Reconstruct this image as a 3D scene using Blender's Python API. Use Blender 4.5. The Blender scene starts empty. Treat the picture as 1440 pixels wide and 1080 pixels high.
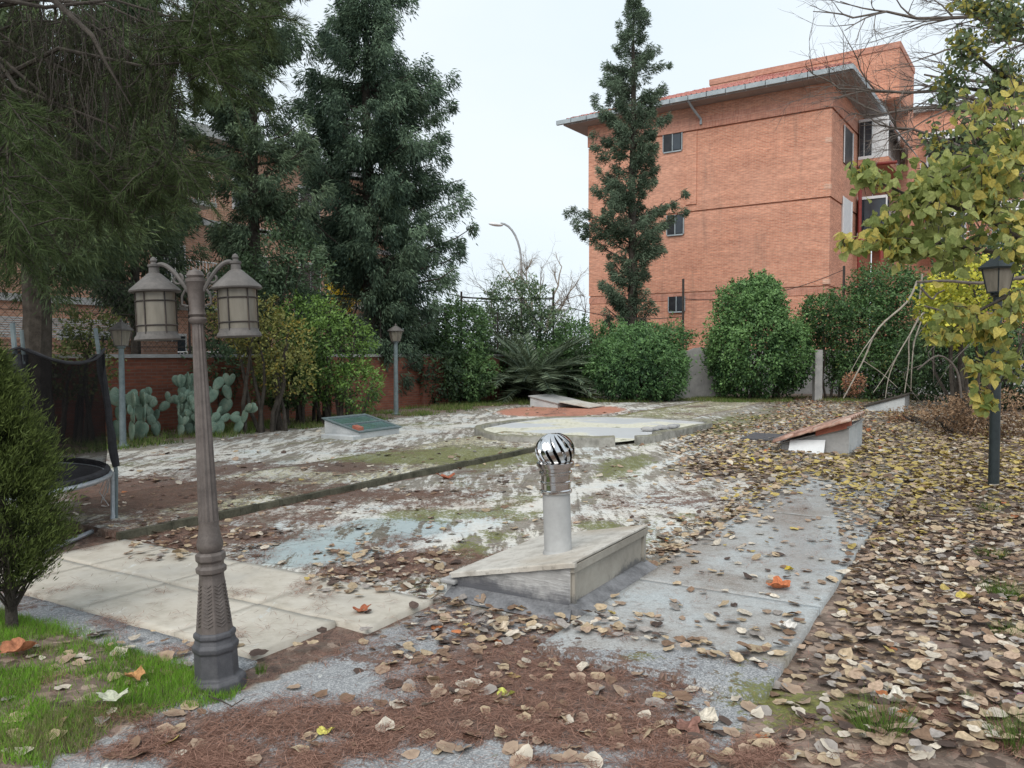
import bpy, math, random
import numpy as np
from mathutils import Vector, Matrix
random.seed(7); rng = np.random.default_rng(7)
scn = bpy.context.scene
COL = scn.collection
PI = math.pi
# ---------------------------------------------------------------- camera model
F = 1120.0; H = 1.6
PITCH = math.atan(42/1120)
cp, sp = math.cos(PITCH), math.sin(PITCH)
def ray(px, py):
    a = (px-720)/F; b = -(py-540)/F
    return Vector((a, cp+b*sp, -sp+b*cp))
def G(px, py, z=0.0):
    d = ray(px, py); k = (z-H)/d.z
    return Vector((d.x*k, d.y*k, z))
def P(px, py, Y):
    d = ray(px, py); k = Y/d.y
    return Vector((d.x*k, Y, H+d.z*k))
def proj(x, y, z=0.0):
    zz = z-H
    dep = y*cp - zz*sp; up = y*sp + zz*cp
    dep = np.maximum(dep, 1e-3)
    return 720+F*x/dep, 540-F*up/dep
TH = math.radians(30.7); su, cu = math.sin(TH), math.cos(TH)
def D(t, s, z=0.0):                      # deck frame: t across (to the right), s along
    return Vector((su*s+cu*t, cu*s-su*t, z))
def inv(x, y): return x*cu-y*su, x*su+y*cu      # -> t, s
# ---------------------------------------------------------------- tagging
def tag(o, label=None, cat=None, group=None, kind=None):
    if label: o['label'] = label
    if cat: o['category'] = cat
    if group: o['group'] = group
    if kind: o['kind'] = kind
    return o
def thing(name, label, cat, loc=(0,0,0), rz=0, group=None):
    o = bpy.data.objects.new(name, None); COL.objects.link(o)
    o.empty_display_size = .2
    o.location = loc; o.rotation_euler = (0,0,rz)
    return tag(o, label, cat, group)
def copy_tree(o, parent=None):
    c = o.copy(); COL.objects.link(c); c.parent = parent
    for ch in list(o.children): copy_tree(ch, c)
    return c
# ---------------------------------------------------------------- mesh builder
class MB:
    def __init__(s): s.v=[]; s.f=[]
    def add(s, vs, fs):
        n=len(s.v); s.v += [Vector(v) for v in vs]; s.f += [tuple(i+n for i in f) for f in fs]; return s
    def box(s, x0,x1,y0,y1,z0,z1):
        return s.add([(x0,y0,z0),(x1,y0,z0),(x1,y1,z0),(x0,y1,z0),(x0,y0,z1),(x1,y0,z1),(x1,y1,z1),(x0,y1,z1)],
          [(0,3,2,1),(4,5,6,7),(0,1,5,4),(1,2,6,5),(2,3,7,6),(3,0,4,7)])
    def hexa(s, b, t):      # bottom 4, top 4 (counterclockwise from above)
        return s.add(list(b)+list(t), [(0,3,2,1),(4,5,6,7),(0,1,5,4),(1,2,6,5),(2,3,7,6),(3,0,4,7)])
    def lathe(s, prof, seg=24, c=(0,0,0), rot=0, caps=True):
        c=Vector(c); vs=[]; fs=[]
        for r,z in prof:
            for k in range(seg):
                a=rot+2*PI*k/seg; vs.append(c+Vector((r*math.cos(a),r*math.sin(a),z)))
        n=len(prof)
        for i in range(n-1):
            for k in range(seg):
                k2=(k+1)%seg; fs.append((i*seg+k,i*seg+k2,(i+1)*seg+k2,(i+1)*seg+k))
        if caps:
            fs.append(tuple(range(seg-1,-1,-1))); fs.append(tuple(range((n-1)*seg,n*seg)))
        return s.add(vs,fs)
    def tube(s, pts, rad, seg=8, closed=False, caps=True):
        pts=[Vector(p) for p in pts]; n=len(pts)
        if not hasattr(rad,'__len__'): rad=[rad]*n
        vs=[];fs=[]; prevx=None
        for i,p in enumerate(pts):
            if closed: d=pts[(i+1)%n]-pts[i-1]
            else: d=pts[min(i+1,n-1)]-pts[max(i-1,0)]
            if d.length<1e-9: d=Vector((0,0,1))
            d.normalize()
            if prevx is None:
                x=d.cross(Vector((0,0,1)))
                if x.length<.05: x=d.cross(Vector((1,0,0)))
            else: x=prevx-d*prevx.dot(d)
            x.normalize(); prevx=x; y=d.cross(x)
            for k in range(seg):
                a=2*PI*k/seg; vs.append(p+(x*math.cos(a)+y*math.sin(a))*rad[i])
        for i in range(n if closed else n-1):
            j=(i+1)%n
            for k in range(seg):
                k2=(k+1)%seg; fs.append((i*seg+k,i*seg+k2,j*seg+k2,j*seg+k))
        if not closed and caps:
            fs.append(tuple(range(seg-1,-1,-1))); fs.append(tuple(range((n-1)*seg,n*seg)))
        return s.add(vs,fs)
    def sphere(s, c, r, seg=16, rings=10, sc=(1,1,1), M=None):
        c=Vector(c); vs=[];fs=[]
        for i in range(rings+1):
            ph=PI*i/rings
            for k in range(seg):
                a=2*PI*k/seg
                v=Vector((math.sin(ph)*math.cos(a)*sc[0]*r, math.sin(ph)*math.sin(a)*sc[1]*r, math.cos(ph)*sc[2]*r))
                if M is not None: v=M@v
                vs.append(c+v)
        for i in range(rings):
            for k in range(seg):
                k2=(k+1)%seg
                fs.append((i*seg+k,(i+1)*seg+k,(i+1)*seg+k2,i*seg+k2))
        return s.add(vs,fs)
    def build(s, name, mat, parent=None, smooth=False, uv=True, bevel=0):
        me=bpy.data.meshes.new(name); me.from_pydata([tuple(v) for v in s.v],[],s.f); me.update()
        if uv: boxuv(me)
        if smooth:
            me.polygons.foreach_set('use_smooth',[True]*len(me.polygons))
            try: me.set_sharp_from_angle(angle=math.radians(smooth if smooth is not True else 40))
            except Exception: pass
        o=bpy.data.objects.new(name,me); COL.objects.link(o)
        if mat: me.materials.append(mat)
        if parent: o.parent=parent
        if bevel:
            m=o.modifiers.new('bevel','BEVEL'); m.width=bevel; m.segments=2; m.limit_method='ANGLE'
        return o
def boxuv(me):
    uv=me.uv_layers.new(name='UVMap'); V=me.vertices; data=uv.data
    for p in me.polygons:
        n=p.normal
        if abs(n.z)>.75: h=Vector((1,0,0)); w=Vector((0,1,0))
        else:
            h=Vector((-n.y,n.x,0)).normalized(); w=Vector((0,0,1))
        for li in p.loop_indices:
            co=V[me.loops[li].vertex_index].co
            data[li].uv=(co.dot(h),co.dot(w))
# ---------------------------------------------------------------- numpy noise
def vnoise(x, y, seed=0):
    xi=np.floor(x).astype(np.int64); yi=np.floor(y).astype(np.int64); fx=x-xi; fy=y-yi
    def h(a,b):
        n=(a*374761393+b*668265263+seed*974634777)&0x7fffffff
        n=((n^(n>>13))*1274126177)&0x7fffffff
        return ((n^(n>>16))&0xffff)/65535.0
    u=fx*fx*(3-2*fx); v=fy*fy*(3-2*fy)
    return (h(xi,yi)*(1-u)+h(xi+1,yi)*u)*(1-v)+(h(xi,yi+1)*(1-u)+h(xi+1,yi+1)*u)*v
def fbm(x,y,seed=0,o=4):
    r=0;a=.5;t=0
    for k in range(o):
        r=r+a*vnoise(x*2**k,y*2**k,seed+k); t+=a; a*=.55
    return r/t
# ---------------------------------------------------------------- materials
def lin(r,g,b):
    f=lambda c:(c/255/12.92 if c/255<=.04045 else ((c/255+.055)/1.055)**2.4)
    return (f(r),f(g),f(b),1)
class NT:
    def __init__(s,name):
        s.m=bpy.data.materials.new(name); s.m.use_nodes=True; s.t=s.m.node_tree; s.t.nodes.clear()
        s.out=s.n('ShaderNodeOutputMaterial')
    def n(s,typ,**k):
        nd=s.t.nodes.new(typ)
        for a,b in k.items(): setattr(nd,a,b)
        return nd
    def l(s,a,b): s.t.links.new(a,b); return s
    def inp(s,nd,key,val):
        if val is None: return
        if hasattr(val,'is_output') or isinstance(val,bpy.types.NodeSocket): s.l(val,nd.inputs[key])
        else: nd.inputs[key].default_value=val
    def coord(s,kind='Object'):
        return s.n('ShaderNodeTexCoord').outputs[kind]
    def mapping(s,vec,scale=(1,1,1),rot=(0,0,0)):
        m=s.n('ShaderNodeMapping'); s.l(vec,m.inputs['Vector']); m.inputs['Scale'].default_value=scale; m.inputs['Rotation'].default_value=rot
        return m.outputs[0]
    def noise(s,vec,scale,detail=4,rough=.6,dist=0,out='Fac'):
        n=s.n('ShaderNodeTexNoise'); s.inp(n,'Vector',vec); s.inp(n,'Scale',scale); s.inp(n,'Detail',detail); s.inp(n,'Roughness',rough); s.inp(n,'Distortion',dist)
        return n.outputs[out]
    def vor(s,vec,scale,feat='F1',out='Distance'):
        n=s.n('ShaderNodeTexVoronoi',feature=feat); s.inp(n,'Vector',vec); s.inp(n,'Scale',scale); return n.outputs[out]
    def ramp(s,fac,stops,interp='LINEAR'):
        r=s.n('ShaderNodeValToRGB'); s.l(fac,r.inputs[0]); cr=r.color_ramp; cr.interpolation=interp
        while len(cr.elements)<len(stops): cr.elements.new(.5)
        for e,(p,c) in zip(cr.elements,stops):
            e.position=p; e.color=c if len(c)==4 else (*c,1)
        return r.outputs[0]
    def math(s,op,a,b=None,c=None,clamp=False):
        m=s.n('ShaderNodeMath',operation=op); m.use_clamp=clamp; s.inp(m,0,a); s.inp(m,1,b)
        if c is not None: s.inp(m,2,c)
        return m.outputs[0]
    def step(s,v,lo,hi):
        m=s.n('ShaderNodeMapRange'); m.interpolation_type='SMOOTHSTEP'; s.inp(m,'Value',v); s.inp(m,'From Min',lo); s.inp(m,'From Max',hi)
        return m.outputs[0]
    def mix(s,fac,a,b,mode='MIX'):
        m=s.n('ShaderNodeMix',data_type='RGBA',blend_type=mode)
        s.inp(m,0,fac); s.inp(m,6,a); s.inp(m,7,b); return m.outputs[2]
    def bsdf(s,color,rough=.8,metal=0,bump=None,bs=.3,bd=.01,spec=.4):
        b=s.n('ShaderNodeBsdfPrincipled'); s.inp(b,'Base Color',color); s.inp(b,'Roughness',rough); s.inp(b,'Metallic',metal)
        s.inp(b,'Specular IOR Level',spec)
        if bump is not None:
            bp=s.n('ShaderNodeBump'); s.l(bump,bp.inputs['Height']); bp.inputs['Strength'].default_value=bs; bp.inputs['Distance'].default_value=bd
            s.l(bp.outputs[0],b.inputs['Normal'])
        return b.outputs[0]
    def done(s,sh): s.l(sh,s.out.inputs[0]); return s.m
def mat_simple(name,c1,c2,scale=6,rough=.7,metal=0,bs=.2,bd=.01,spec=.4,detail=6):
    n=NT(name); v=n.coord(); f=n.noise(v,scale,detail,.65)
    f2=n.noise(v,scale*9,3)
    f=n.math('ADD',n.math('MULTIPLY',f,.75),n.math('MULTIPLY',f2,.25))
    c=n.ramp(f,[(.36,c1),(.66,c2)])
    return n.done(n.bsdf(c,rough,metal,f2,bs,bd,spec))
def mat_leaf(name,rough=.6,trans=.25,spec=.3):
    n=NT(name); a=n.n('ShaderNodeAttribute',attribute_name='col'); c=a.outputs['Color']
    if name in ('autumn_leaf','fallen_leaf'):
        f=n.noise(n.coord(),60,3); c=n.mix(1,c,n.ramp(f,[(.3,(.68,.66,.64)),(.7,(1.22,1.2,1.2))]),'MULTIPLY')
    b=n.bsdf(c,rough,0,None,spec=spec)
    if trans>0:
        t=n.n('ShaderNodeBsdfTranslucent'); n.l(c,t.inputs[0]); m=n.n('ShaderNodeMixShader'); m.inputs[0].default_value=trans
        n.l(b,m.inputs[1]); n.l(t.outputs[0],m.inputs[2]); b=m.outputs[0]
    return n.done(b)
def mat_brick(name,cols,mortar,scale=1,bw=.25,bh=.068,ms=.008,stain=True,haze=0):
    n=NT(name); uv=n.coord('UV'); o=n.coord()
    def bt(c1,c2,m,bias=0):
        b=n.n('ShaderNodeTexBrick'); n.l(uv,b.inputs['Vector'])
        for k,val in (('Color1',c1),('Color2',c2),('Mortar',m),('Scale',scale),('Mortar Size',ms),('Mortar Smooth',.3),('Bias',bias),('Brick Width',bw),('Row Height',bh)): b.inputs[k].default_value=val
        return b
    b=bt(cols[0],cols[1],mortar)
    f=n.noise(o,.35,5); c=n.mix(n.step(f,.35,.7),b.outputs[0],n.mix(.5,b.outputs[0],cols[2]))
    # horizontal fading bands of weathering
    f2=n.noise(n.mapping(o,(.25,.25,2.2)),1.2,4)
    c=n.mix(1,c,n.ramp(f2,[(.3,(.86,.86,.87)),(.7,(1.08,1.06,1.05))]),'MULTIPLY')
    f3=n.noise(n.mapping(uv,(4,14.7,1)),1,1)
    c=n.mix(1,c,n.ramp(f3,[(.3,(.82,.8,.8)),(.7,(1.14,1.14,1.14))]),'MULTIPLY')
    f6=n.noise(n.mapping(uv,(.3,2.2,1)),1.5,5,.7); c=n.mix(1,c,n.ramp(f6,[(.35,(.92,.91,.91)),(.65,(1.05,1.05,1.05))]),'MULTIPLY')
    if stain:
        f4=n.noise(n.mapping(o,(1.4,1.4,.18)),1.5,4)
        c=n.mix(n.math('MULTIPLY',n.step(f4,.55,.75),.3),c,(.16,.12,.1,1))
    return n.done(n.bsdf(c,.9,0,b.outputs['Fac'],-.35,.008,.2))
M={}
M['leaf_dark']=mat_leaf('conifer_foliage',.7,.22,.25)
M['leaf_bush']=mat_leaf('shrub_foliage',.5,.2,.35)
M['leaf_near']=mat_leaf('autumn_leaf',.5,.5,.3)
M['litter']=mat_leaf('fallen_leaf',.75,.08,.25)
M['grass']=mat_leaf('grass_blade',.6,.3,.25)
M['needle']=mat_leaf('dry_needle',.8,0,.15)
M['bark']=mat_simple('bark',(.035,.028,.022,1),(.10,.085,.07,1),9,.95,bs=.8,bd=.03)
M['bark_pale']=mat_simple('pale_bark',(.24,.21,.17,1),(.46,.41,.35,1),9,.9,bs=.5,bd=.01)
M['bark_grey']=mat_simple('grey_twig_bark',(.085,.07,.06,1),(.2,.17,.15,1),9,.9)
M['bronze']=mat_simple('weathered_bronze_paint',(.085,.070,.063,1),(.16,.135,.122,1),14,.55,bs=.25,bd=.003)
M['lampbase']=mat_simple('dark_grey_cast_iron',(.055,.055,.062,1),(.10,.098,.105,1),16,.6,bs=.3,bd=.003)
M['lampgrey']=mat_simple('weathered_lantern_metal',(.07,.065,.06,1),(.15,.135,.125,1),16,.65,bs=.25,bd=.003)
M['lampgreen']=mat_simple('grey_green_post_paint',(.10,.13,.14,1),(.18,.22,.225,1),12,.5)
M['lampblack']=mat_simple('dark_green_post_paint',(.012,.018,.02,1),(.03,.04,.042,1),12,.35)
M['brick']=mat_brick('orange_brick',[(.64,.29,.185,1),(.50,.205,.13,1),(.64,.36,.26,1)],(.60,.43,.33,1))
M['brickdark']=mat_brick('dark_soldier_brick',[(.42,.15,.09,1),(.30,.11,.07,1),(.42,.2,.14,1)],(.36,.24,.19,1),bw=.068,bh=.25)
M['bricksol']=mat_brick('soldier_course_brick',[(.56,.26,.18,1),(.45,.195,.135,1),(.58,.33,.25,1)],(.5,.33,.26,1),bw=.075,bh=.3)
M['brickfar']=mat_brick('pale_orange_brick',[(.66,.38,.27,1),(.56,.31,.21,1),(.66,.45,.35,1)],(.6,.48,.4,1))
M['brickwall']=mat_brick('old_garden_brick',[(.26,.085,.05,1),(.17,.06,.04,1),(.2,.1,.07,1)],(.17,.11,.085,1),ms=.01)
M['tile']=None
M['cement']=mat_simple('cement_render',(.26,.26,.26,1),(.42,.41,.40,1),3,.9,bs=.3)
M['cementwhite']=mat_simple('whitewashed_render',(.40,.42,.43,1),(.60,.61,.61,1),3,.9,bs=.3)
M['soffit']=mat_simple('eave_soffit',(.30,.27,.26,1),(.38,.34,.33,1),2,.9)
M['gutter']=mat_simple('gutter_zinc',(.25,.29,.31,1),(.42,.46,.48,1),3,.6)
M['white']=mat_simple('white_aluminium',(.62,.64,.65,1),(.76,.77,.78,1),4,.45)
M['dark']=mat_simple('dark_opening',(.008,.009,.012,1),(.03,.032,.036,1),3,.4)
M['redpaint']=mat_simple('red_painted_metal',(.17,.025,.02,1),(.26,.045,.035,1),4,.5)
M['rust']=mat_simple('reddish_panel',(.30,.09,.06,1),(.46,.17,.11,1),5,.7)
M['galv']=mat_simple('galvanised_tube',(.32,.35,.38,1),(.5,.53,.55,1),20,.4,.6)
M['foam']=mat_simple('black_foam_sleeve',(.008,.008,.010,1),(.03,.03,.035,1),12,.8)
M['stem']=mat_simple('cactus_skin',(.09,.16,.12,1),(.24,.33,.26,1),6,.6,bs=.2)
n=NT('cactus_skin'); v=n.coord(); f=n.noise(v,5,5,.7); d_=n.vor(v,24); c=n.ramp(f,[(.3,(.10,.16,.12,1)),(.5,(.17,.25,.19,1)),(.7,(.28,.33,.25,1))]); c=n.mix(n.math('MULTIPLY',n.math('SUBTRACT',1,n.step(d_,.12,.2)),.75),c,(.42,.38,.28,1)); c=n.mix(n.math('MULTIPLY',n.step(n.noise(v,9,4),.6,.7),.5),c,(.25,.22,.13,1)); M['cactus']=n.done(n.bsdf(c,.6,0,f,.3,.02))
M['iron']=mat_simple('thin_dark_iron',(.02,.02,.02,1),(.07,.05,.04,1),6,.7)
M['polemetal']=mat_simple('street_pole_metal',(.26,.28,.3,1),(.40,.42,.43,1),2,.5)
M['pipe']=mat_simple('grey_pvc_pipe',(.31,.31,.305,1),(.42,.42,.415,1),2.5,.45,bs=.05)
M['pink']=mat_simple('pink_petal',(.6,.02,.4,1),(.8,.06,.6,1),8,.6)
def mk_glass(name,c,rough=.08):
    n=NT(name); f=n.noise(n.coord(),3,4); col=n.ramp(f,[(.3,c),(.7,tuple(min(1,k*1.6) for k in c[:3])+(1,))])
    return n.done(n.bsdf(col,n.math('MULTIPLY_ADD',f,.25,rough),0,spec=.8))
M['glass']=mk_glass('window_glass',(.02,.027,.035,1))
M['skyglass']=mk_glass('wired_skylight_glass',(.07,.12,.115,1),.02)
n=NT('frosted_lantern_glass'); v=n.coord(); f=n.noise(n.mapping(v,(14,14,3)),1,5)
c=n.ramp(f,[(.3,(.20,.18,.145,1)),(.7,(.38,.345,.285,1))])
b=n.bsdf(c,.35); t=n.n('ShaderNodeBsdfTranslucent'); n.l(c,t.inputs[0]); m=n.n('ShaderNodeMixShader'); m.inputs[0].default_value=.4
n.l(b,m.inputs[1]); n.l(t.outputs[0],m.inputs[2]); M['lampglass']=n.done(m.outputs[0])
n=NT('bright_turbine_steel'); f=n.noise(n.coord(),12,3); M['chrome']=n.done(n.bsdf(n.ramp(f,[(.3,(.5,.49,.48,1)),(.7,(.75,.75,.76,1))]),.13,1,spec=.5))
n=NT('black_safety_net'); tr=n.n('ShaderNodeBsdfTransparent'); d=n.bsdf((.006,.006,.007,1),.95,spec=.05)
m=n.n('ShaderNodeMixShader'); f=n.noise(n.coord(),4,3); n.l(n.math('MULTIPLY_ADD',f,.25,.42),m.inputs[0]); n.l(tr.outputs[0],m.inputs[1]); n.l(d,m.inputs[2]); M['net']=n.done(m.outputs[0])
# terracotta roof tile, shade between tile columns and rows painted in
n=NT('red_roof_tile'); v=n.coord(); f=n.noise(v,4,3); f2=n.noise(v,.7,4)
sx=n.n('ShaderNodeSeparateXYZ'); n.l(v,sx.inputs[0]); wv=n.math('SINE',n.math('MULTIPLY',n.math('ADD',n.math('MULTIPLY',sx.outputs[0],-.8225),n.math('MULTIPLY',sx.outputs[1],.569)),25.13)); c=n.mix(n.step(n.noise(v,5,5),.4,.6),(.36,.11,.09,1),(.46,.22,.18,1)); c=n.mix(n.math('MULTIPLY',n.step(wv,.1,.8),.5),c,(.20,.07,.055,1)); rows=n.math('SINE',n.math('MULTIPLY',sx.outputs[2],43)); c=n.mix(n.math('MULTIPLY',n.step(rows,.5,.95),.6),c,(.14,.05,.04,1)); M['tile']=n.done(n.bsdf(c,.85,spec=.2))
# hatch lid: pale weathered mortar board
n=NT('weathered_lid_board'); v=n.coord(); f=n.noise(v,5,6); f2=n.noise(v,1.3,3)
c=n.ramp(f,[(.3,(.36,.33,.29,1)),(.52,(.55,.52,.47,1)),(.7,(.44,.41,.37,1))]); c=n.mix(n.step(f2,.5,.75),c,(.38,.32,.25,1)); f3=n.noise(v,22,5,.75); c=n.mix(n.math('MULTIPLY',n.step(f3,.55,.65),.55),c,(.2,.18,.15,1)); M['lid']=n.done(n.bsdf(c,.85,0,f,.4,.01))
# hatch wall: dirty grey render, dark stain at the foot
n=NT('stained_grey_render'); v=n.coord(); sx=n.n('ShaderNodeSeparateXYZ'); n.l(v,sx.inputs[0])
f=n.noise(v,4,7,.7); f2=n.noise(n.mapping(v,(3,3,30)),3,3)
c=n.ramp(f,[(.3,(.24,.235,.23,1)),(.6,(.40,.39,.38,1))])
c=n.mix(n.math('MULTIPLY',n.step(f2,.56,.62),.5),c,(.55,.55,.54,1))
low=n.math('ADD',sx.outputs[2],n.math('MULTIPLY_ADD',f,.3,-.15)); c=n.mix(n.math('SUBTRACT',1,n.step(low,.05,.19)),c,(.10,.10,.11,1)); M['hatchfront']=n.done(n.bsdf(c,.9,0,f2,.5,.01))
n=NT('stained_beige_panel'); v=n.coord(); sx=n.n('ShaderNodeSeparateXYZ'); n.l(v,sx.inputs[0]); f=n.noise(v,3,7,.7)
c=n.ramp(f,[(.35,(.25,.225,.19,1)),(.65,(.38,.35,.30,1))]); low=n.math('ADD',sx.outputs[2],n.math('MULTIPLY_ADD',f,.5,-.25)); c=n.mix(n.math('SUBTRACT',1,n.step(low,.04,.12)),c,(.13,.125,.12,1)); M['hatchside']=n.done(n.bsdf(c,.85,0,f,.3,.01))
# ---------------------------------------------------------------- ground material driven by painted world-space masks
n=NT('weathered_paving'); v=n.coord()
A=n.n('ShaderNodeAttribute',attribute_name='maskA'); B=n.n('ShaderNodeAttribute',attribute_name='maskB'); C_=n.n('ShaderNodeAttribute',attribute_name='maskC')
sA=n.n('ShaderNodeSeparateColor'); n.l(A.outputs['Color'],sA.inputs[0]); sB=n.n('ShaderNodeSeparateColor'); n.l(B.outputs['Color'],sB.inputs[0]); sC=n.n('ShaderNodeSeparateColor'); n.l(C_.outputs['Color'],sC.inputs[0])
needle,moss,wet=sA.outputs; paint,soil,orange=sB.outputs; agg,yel,pale=sC.outputs
nL=n.noise(v,1.1,4,.62); nM=n.noise(v,5,5,.68); nF=n.noise(v,38,3,.7); nX=n.noise(v,17,5,.78,.6)
rv=n.mapping(v,(1,.16,1),(0,0,TH)) 
nS=n.noise(rv,7,5,.75)
base=n.ramp(nX,[(.33,(.12,.10,.08,1)),(.5,(.23,.205,.17,1)),(.66,(.33,.30,.26,1))])
# aggregate speckle
vo=n.vor(v,150,out='Color'); sv=n.n('ShaderNodeSeparateColor'); n.l(vo,sv.inputs[0])
sp_=n.ramp(sv.outputs[0],[(.0,(.12,.12,.125,1)),(.35,(.22,.22,.22,1)),(.6,(.29,.29,.29,1)),(.82,(.42,.42,.41,1)),(1,(.55,.54,.53,1))])
aggc=n.mix(n.step(nM,.3,.7),n.mix(.3,sp_,(.17,.18,.20,1)),n.mix(.5,sp_,(.30,.31,.32,1)))
base=n.mix(agg,base,aggc)
palec=n.ramp(nM,[(.3,(.40,.36,.295,1)),(.5,(.50,.455,.385,1)),(.7,(.56,.52,.45,1))])
palec=n.mix(n.math('MULTIPLY',n.step(nL,.5,.7),.4),palec,(.36,.35,.33,1))
mott=n.ramp(nL,[(.38,(.27,.235,.20,1)),(.5,(.40,.40,.385,1)),(.62,(.44,.475,.48,1))]); mott=n.mix(.35,mott,sp_); mott=n.mix(n.math('MULTIPLY',n.step(nX,.5,.68),.6),mott,(.17,.14,.115,1))
isl=n.math('MULTIPLY',n.math('GREATER_THAN',pale,.2),n.math('LESS_THAN',pale,.7)); base=n.mix(isl,n.mix(n.math('GREATER_THAN',pale,.7),base,palec),mott)
def thr(bias,noise,amp,lo=.45,hi=.55):
    a=n.math('ADD',bias,n.math('MULTIPLY',n.math('SUBTRACT',noise,.5),amp)); return n.step(a,lo,hi)
pf=thr(paint,n.math('ADD',n.math('MULTIPLY',nS,.72),n.math('MULTIPLY',nX,.28)),4.2,.38,.62)
paintc=n.mix(n.step(nF,.3,.75),n.ramp(nL,[(.35,(.54,.60,.61,1)),(.5,(.64,.625,.58,1)),(.65,(.66,.62,.54,1))]),(.50,.48,.44,1))
wf=thr(wet,nL,1.3,.35,.65)
paintc=n.mix(n.math('MULTIPLY',wf,.62),paintc,(.46,.59,.63,1))  # wet patches get the sky's bluish reflection painted into the colour
c=n.mix(pf,base,paintc)
of=thr(orange,n.math('ADD',n.math('MULTIPLY',nM,.5),n.math('MULTIPLY',nX,.5)),6.5,.4,.7); c=n.mix(of,c,n.ramp(nX,[(.3,(.36,.14,.09,1)),(.7,(.52,.25,.17,1))]))
yf=thr(yel,nX,2.2); c=n.mix(yf,c,n.ramp(nF,[(.3,(.40,.36,.20,1)),(.7,(.66,.62,.42,1))]))
sf=thr(soil,nM,1.3,.4,.6); soilc=n.ramp(nX,[(.3,(.07,.05,.038,1)),(.5,(.16,.115,.088,1)),(.68,(.28,.21,.165,1))])
vl=n.n('ShaderNodeSeparateColor'); n.l(n.vor(n.mix(.06,v,n.noise(v,9,3,out='Color'),'ADD'),19,out='Color'),vl.inputs[0]); lc=n.ramp(vl.outputs[0],[(0,(.09,.06,.045,1)),(.25,(.16,.11,.085,1)),(.5,(.27,.185,.145,1)),(.75,(.36,.27,.21,1)),(1,(.45,.37,.30,1))],'CONSTANT')
soilc=n.mix(n.step(vl.outputs[1],.35,.5),soilc,n.mix(1,lc,n.ramp(nX,[(.3,(.6,.6,.6,1)),(.7,(1.1,1.1,1.1,1))]),'MULTIPLY')); c=n.mix(sf,c,soilc)
mf=thr(moss,n.math('ADD',n.math('MULTIPLY',nM,.4),n.math('ADD',n.math('MULTIPLY',nX,.4),n.math('MULTIPLY',nF,.2))),3.6,.43,.6); mossc=n.ramp(nF,[(.3,(.045,.05,.012,1)),(.52,(.13,.14,.03,1)),(.75,(.24,.24,.06,1))]); mf=n.math('MULTIPLY',mf,n.step(nF,.28,.5)); c=n.mix(n.math('MULTIPLY',mf,.9),c,mossc)
nN=n.noise(n.mapping(v,(1,1,1)),60,3,.6,1.5)
nf=thr(needle,n.math('ADD',n.math('MULTIPLY',nM,.35),n.math('ADD',n.math('MULTIPLY',nX,.4),n.math('MULTIPLY',nF,.25))),3.6,.40,.62); needc=n.ramp(n.math('MINIMUM',n.noise(n.mapping(v,(9,1,1),(0,0,.5)),30,2,.6,1.2),n.noise(n.mapping(v,(1,9,1),(0,0,.35)),30,2,.6,1.2)),[(.34,(.04,.022,.016,1)),(.45,(.12,.066,.048,1)),(.56,(.27,.16,.12,1))]); needc=n.mix(n.step(nM,.4,.65),n.mix(.4,needc,(.085,.06,.045,1)),needc); c=n.mix(n.math('MULTIPLY',nf,.93),c,needc)
c=n.mix(n.math('MULTIPLY',wf,.2),c,n.mix(1,c,(.5,.55,.58,1),'MULTIPLY'))
# hairline cracks
ck=n.vor(n.mapping(v,(1,1,1)),1.3,'DISTANCE_TO_EDGE'); ckn=n.math('ADD',ck,n.math('MULTIPLY',n.math('SUBTRACT',nX,.5),.05)); ckf=n.math('SUBTRACT',1,n.step(ckn,.0,.012)); 
c=n.mix(n.math('MULTIPLY',n.math('MULTIPLY',ckf,n.math('SUBTRACT',1,n.math('MAXIMUM',pale,agg))),.5),c,(.06,.05,.04,1))
rough=n.math('SUBTRACT',.85,n.math('MULTIPLY',wf,.6)); cover=n.math('MAXIMUM',n.math('MAXIMUM',nf,mf),sf); rough=n.math('MAXIMUM',rough,n.math('MULTIPLY',cover,.8))
hh=n.math('ADD',n.math('MULTIPLY',nX,.5),n.math('MULTIPLY',n.math('MULTIPLY',cover,nN),1.2)); hh=n.math('ADD',hh,n.math('MULTIPLY',n.math('MULTIPLY',agg,sv.outputs[0]),.35))
M['ground']=n.done(n.bsdf(c,rough,0,hh,.45,.012,.5))
def blob(px,py,lst):
    r=np.zeros_like(px)
    for cx,cy,rx,ry,a in lst:
        r=r+a*np.exp(-(((px-cx)/rx)**2+((py-cy)/ry)**2))
    return r
def sm(x,a,b):
    t=np.clip((x-a)/(b-a),0,1); return t*t*(3-2*t)
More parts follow.
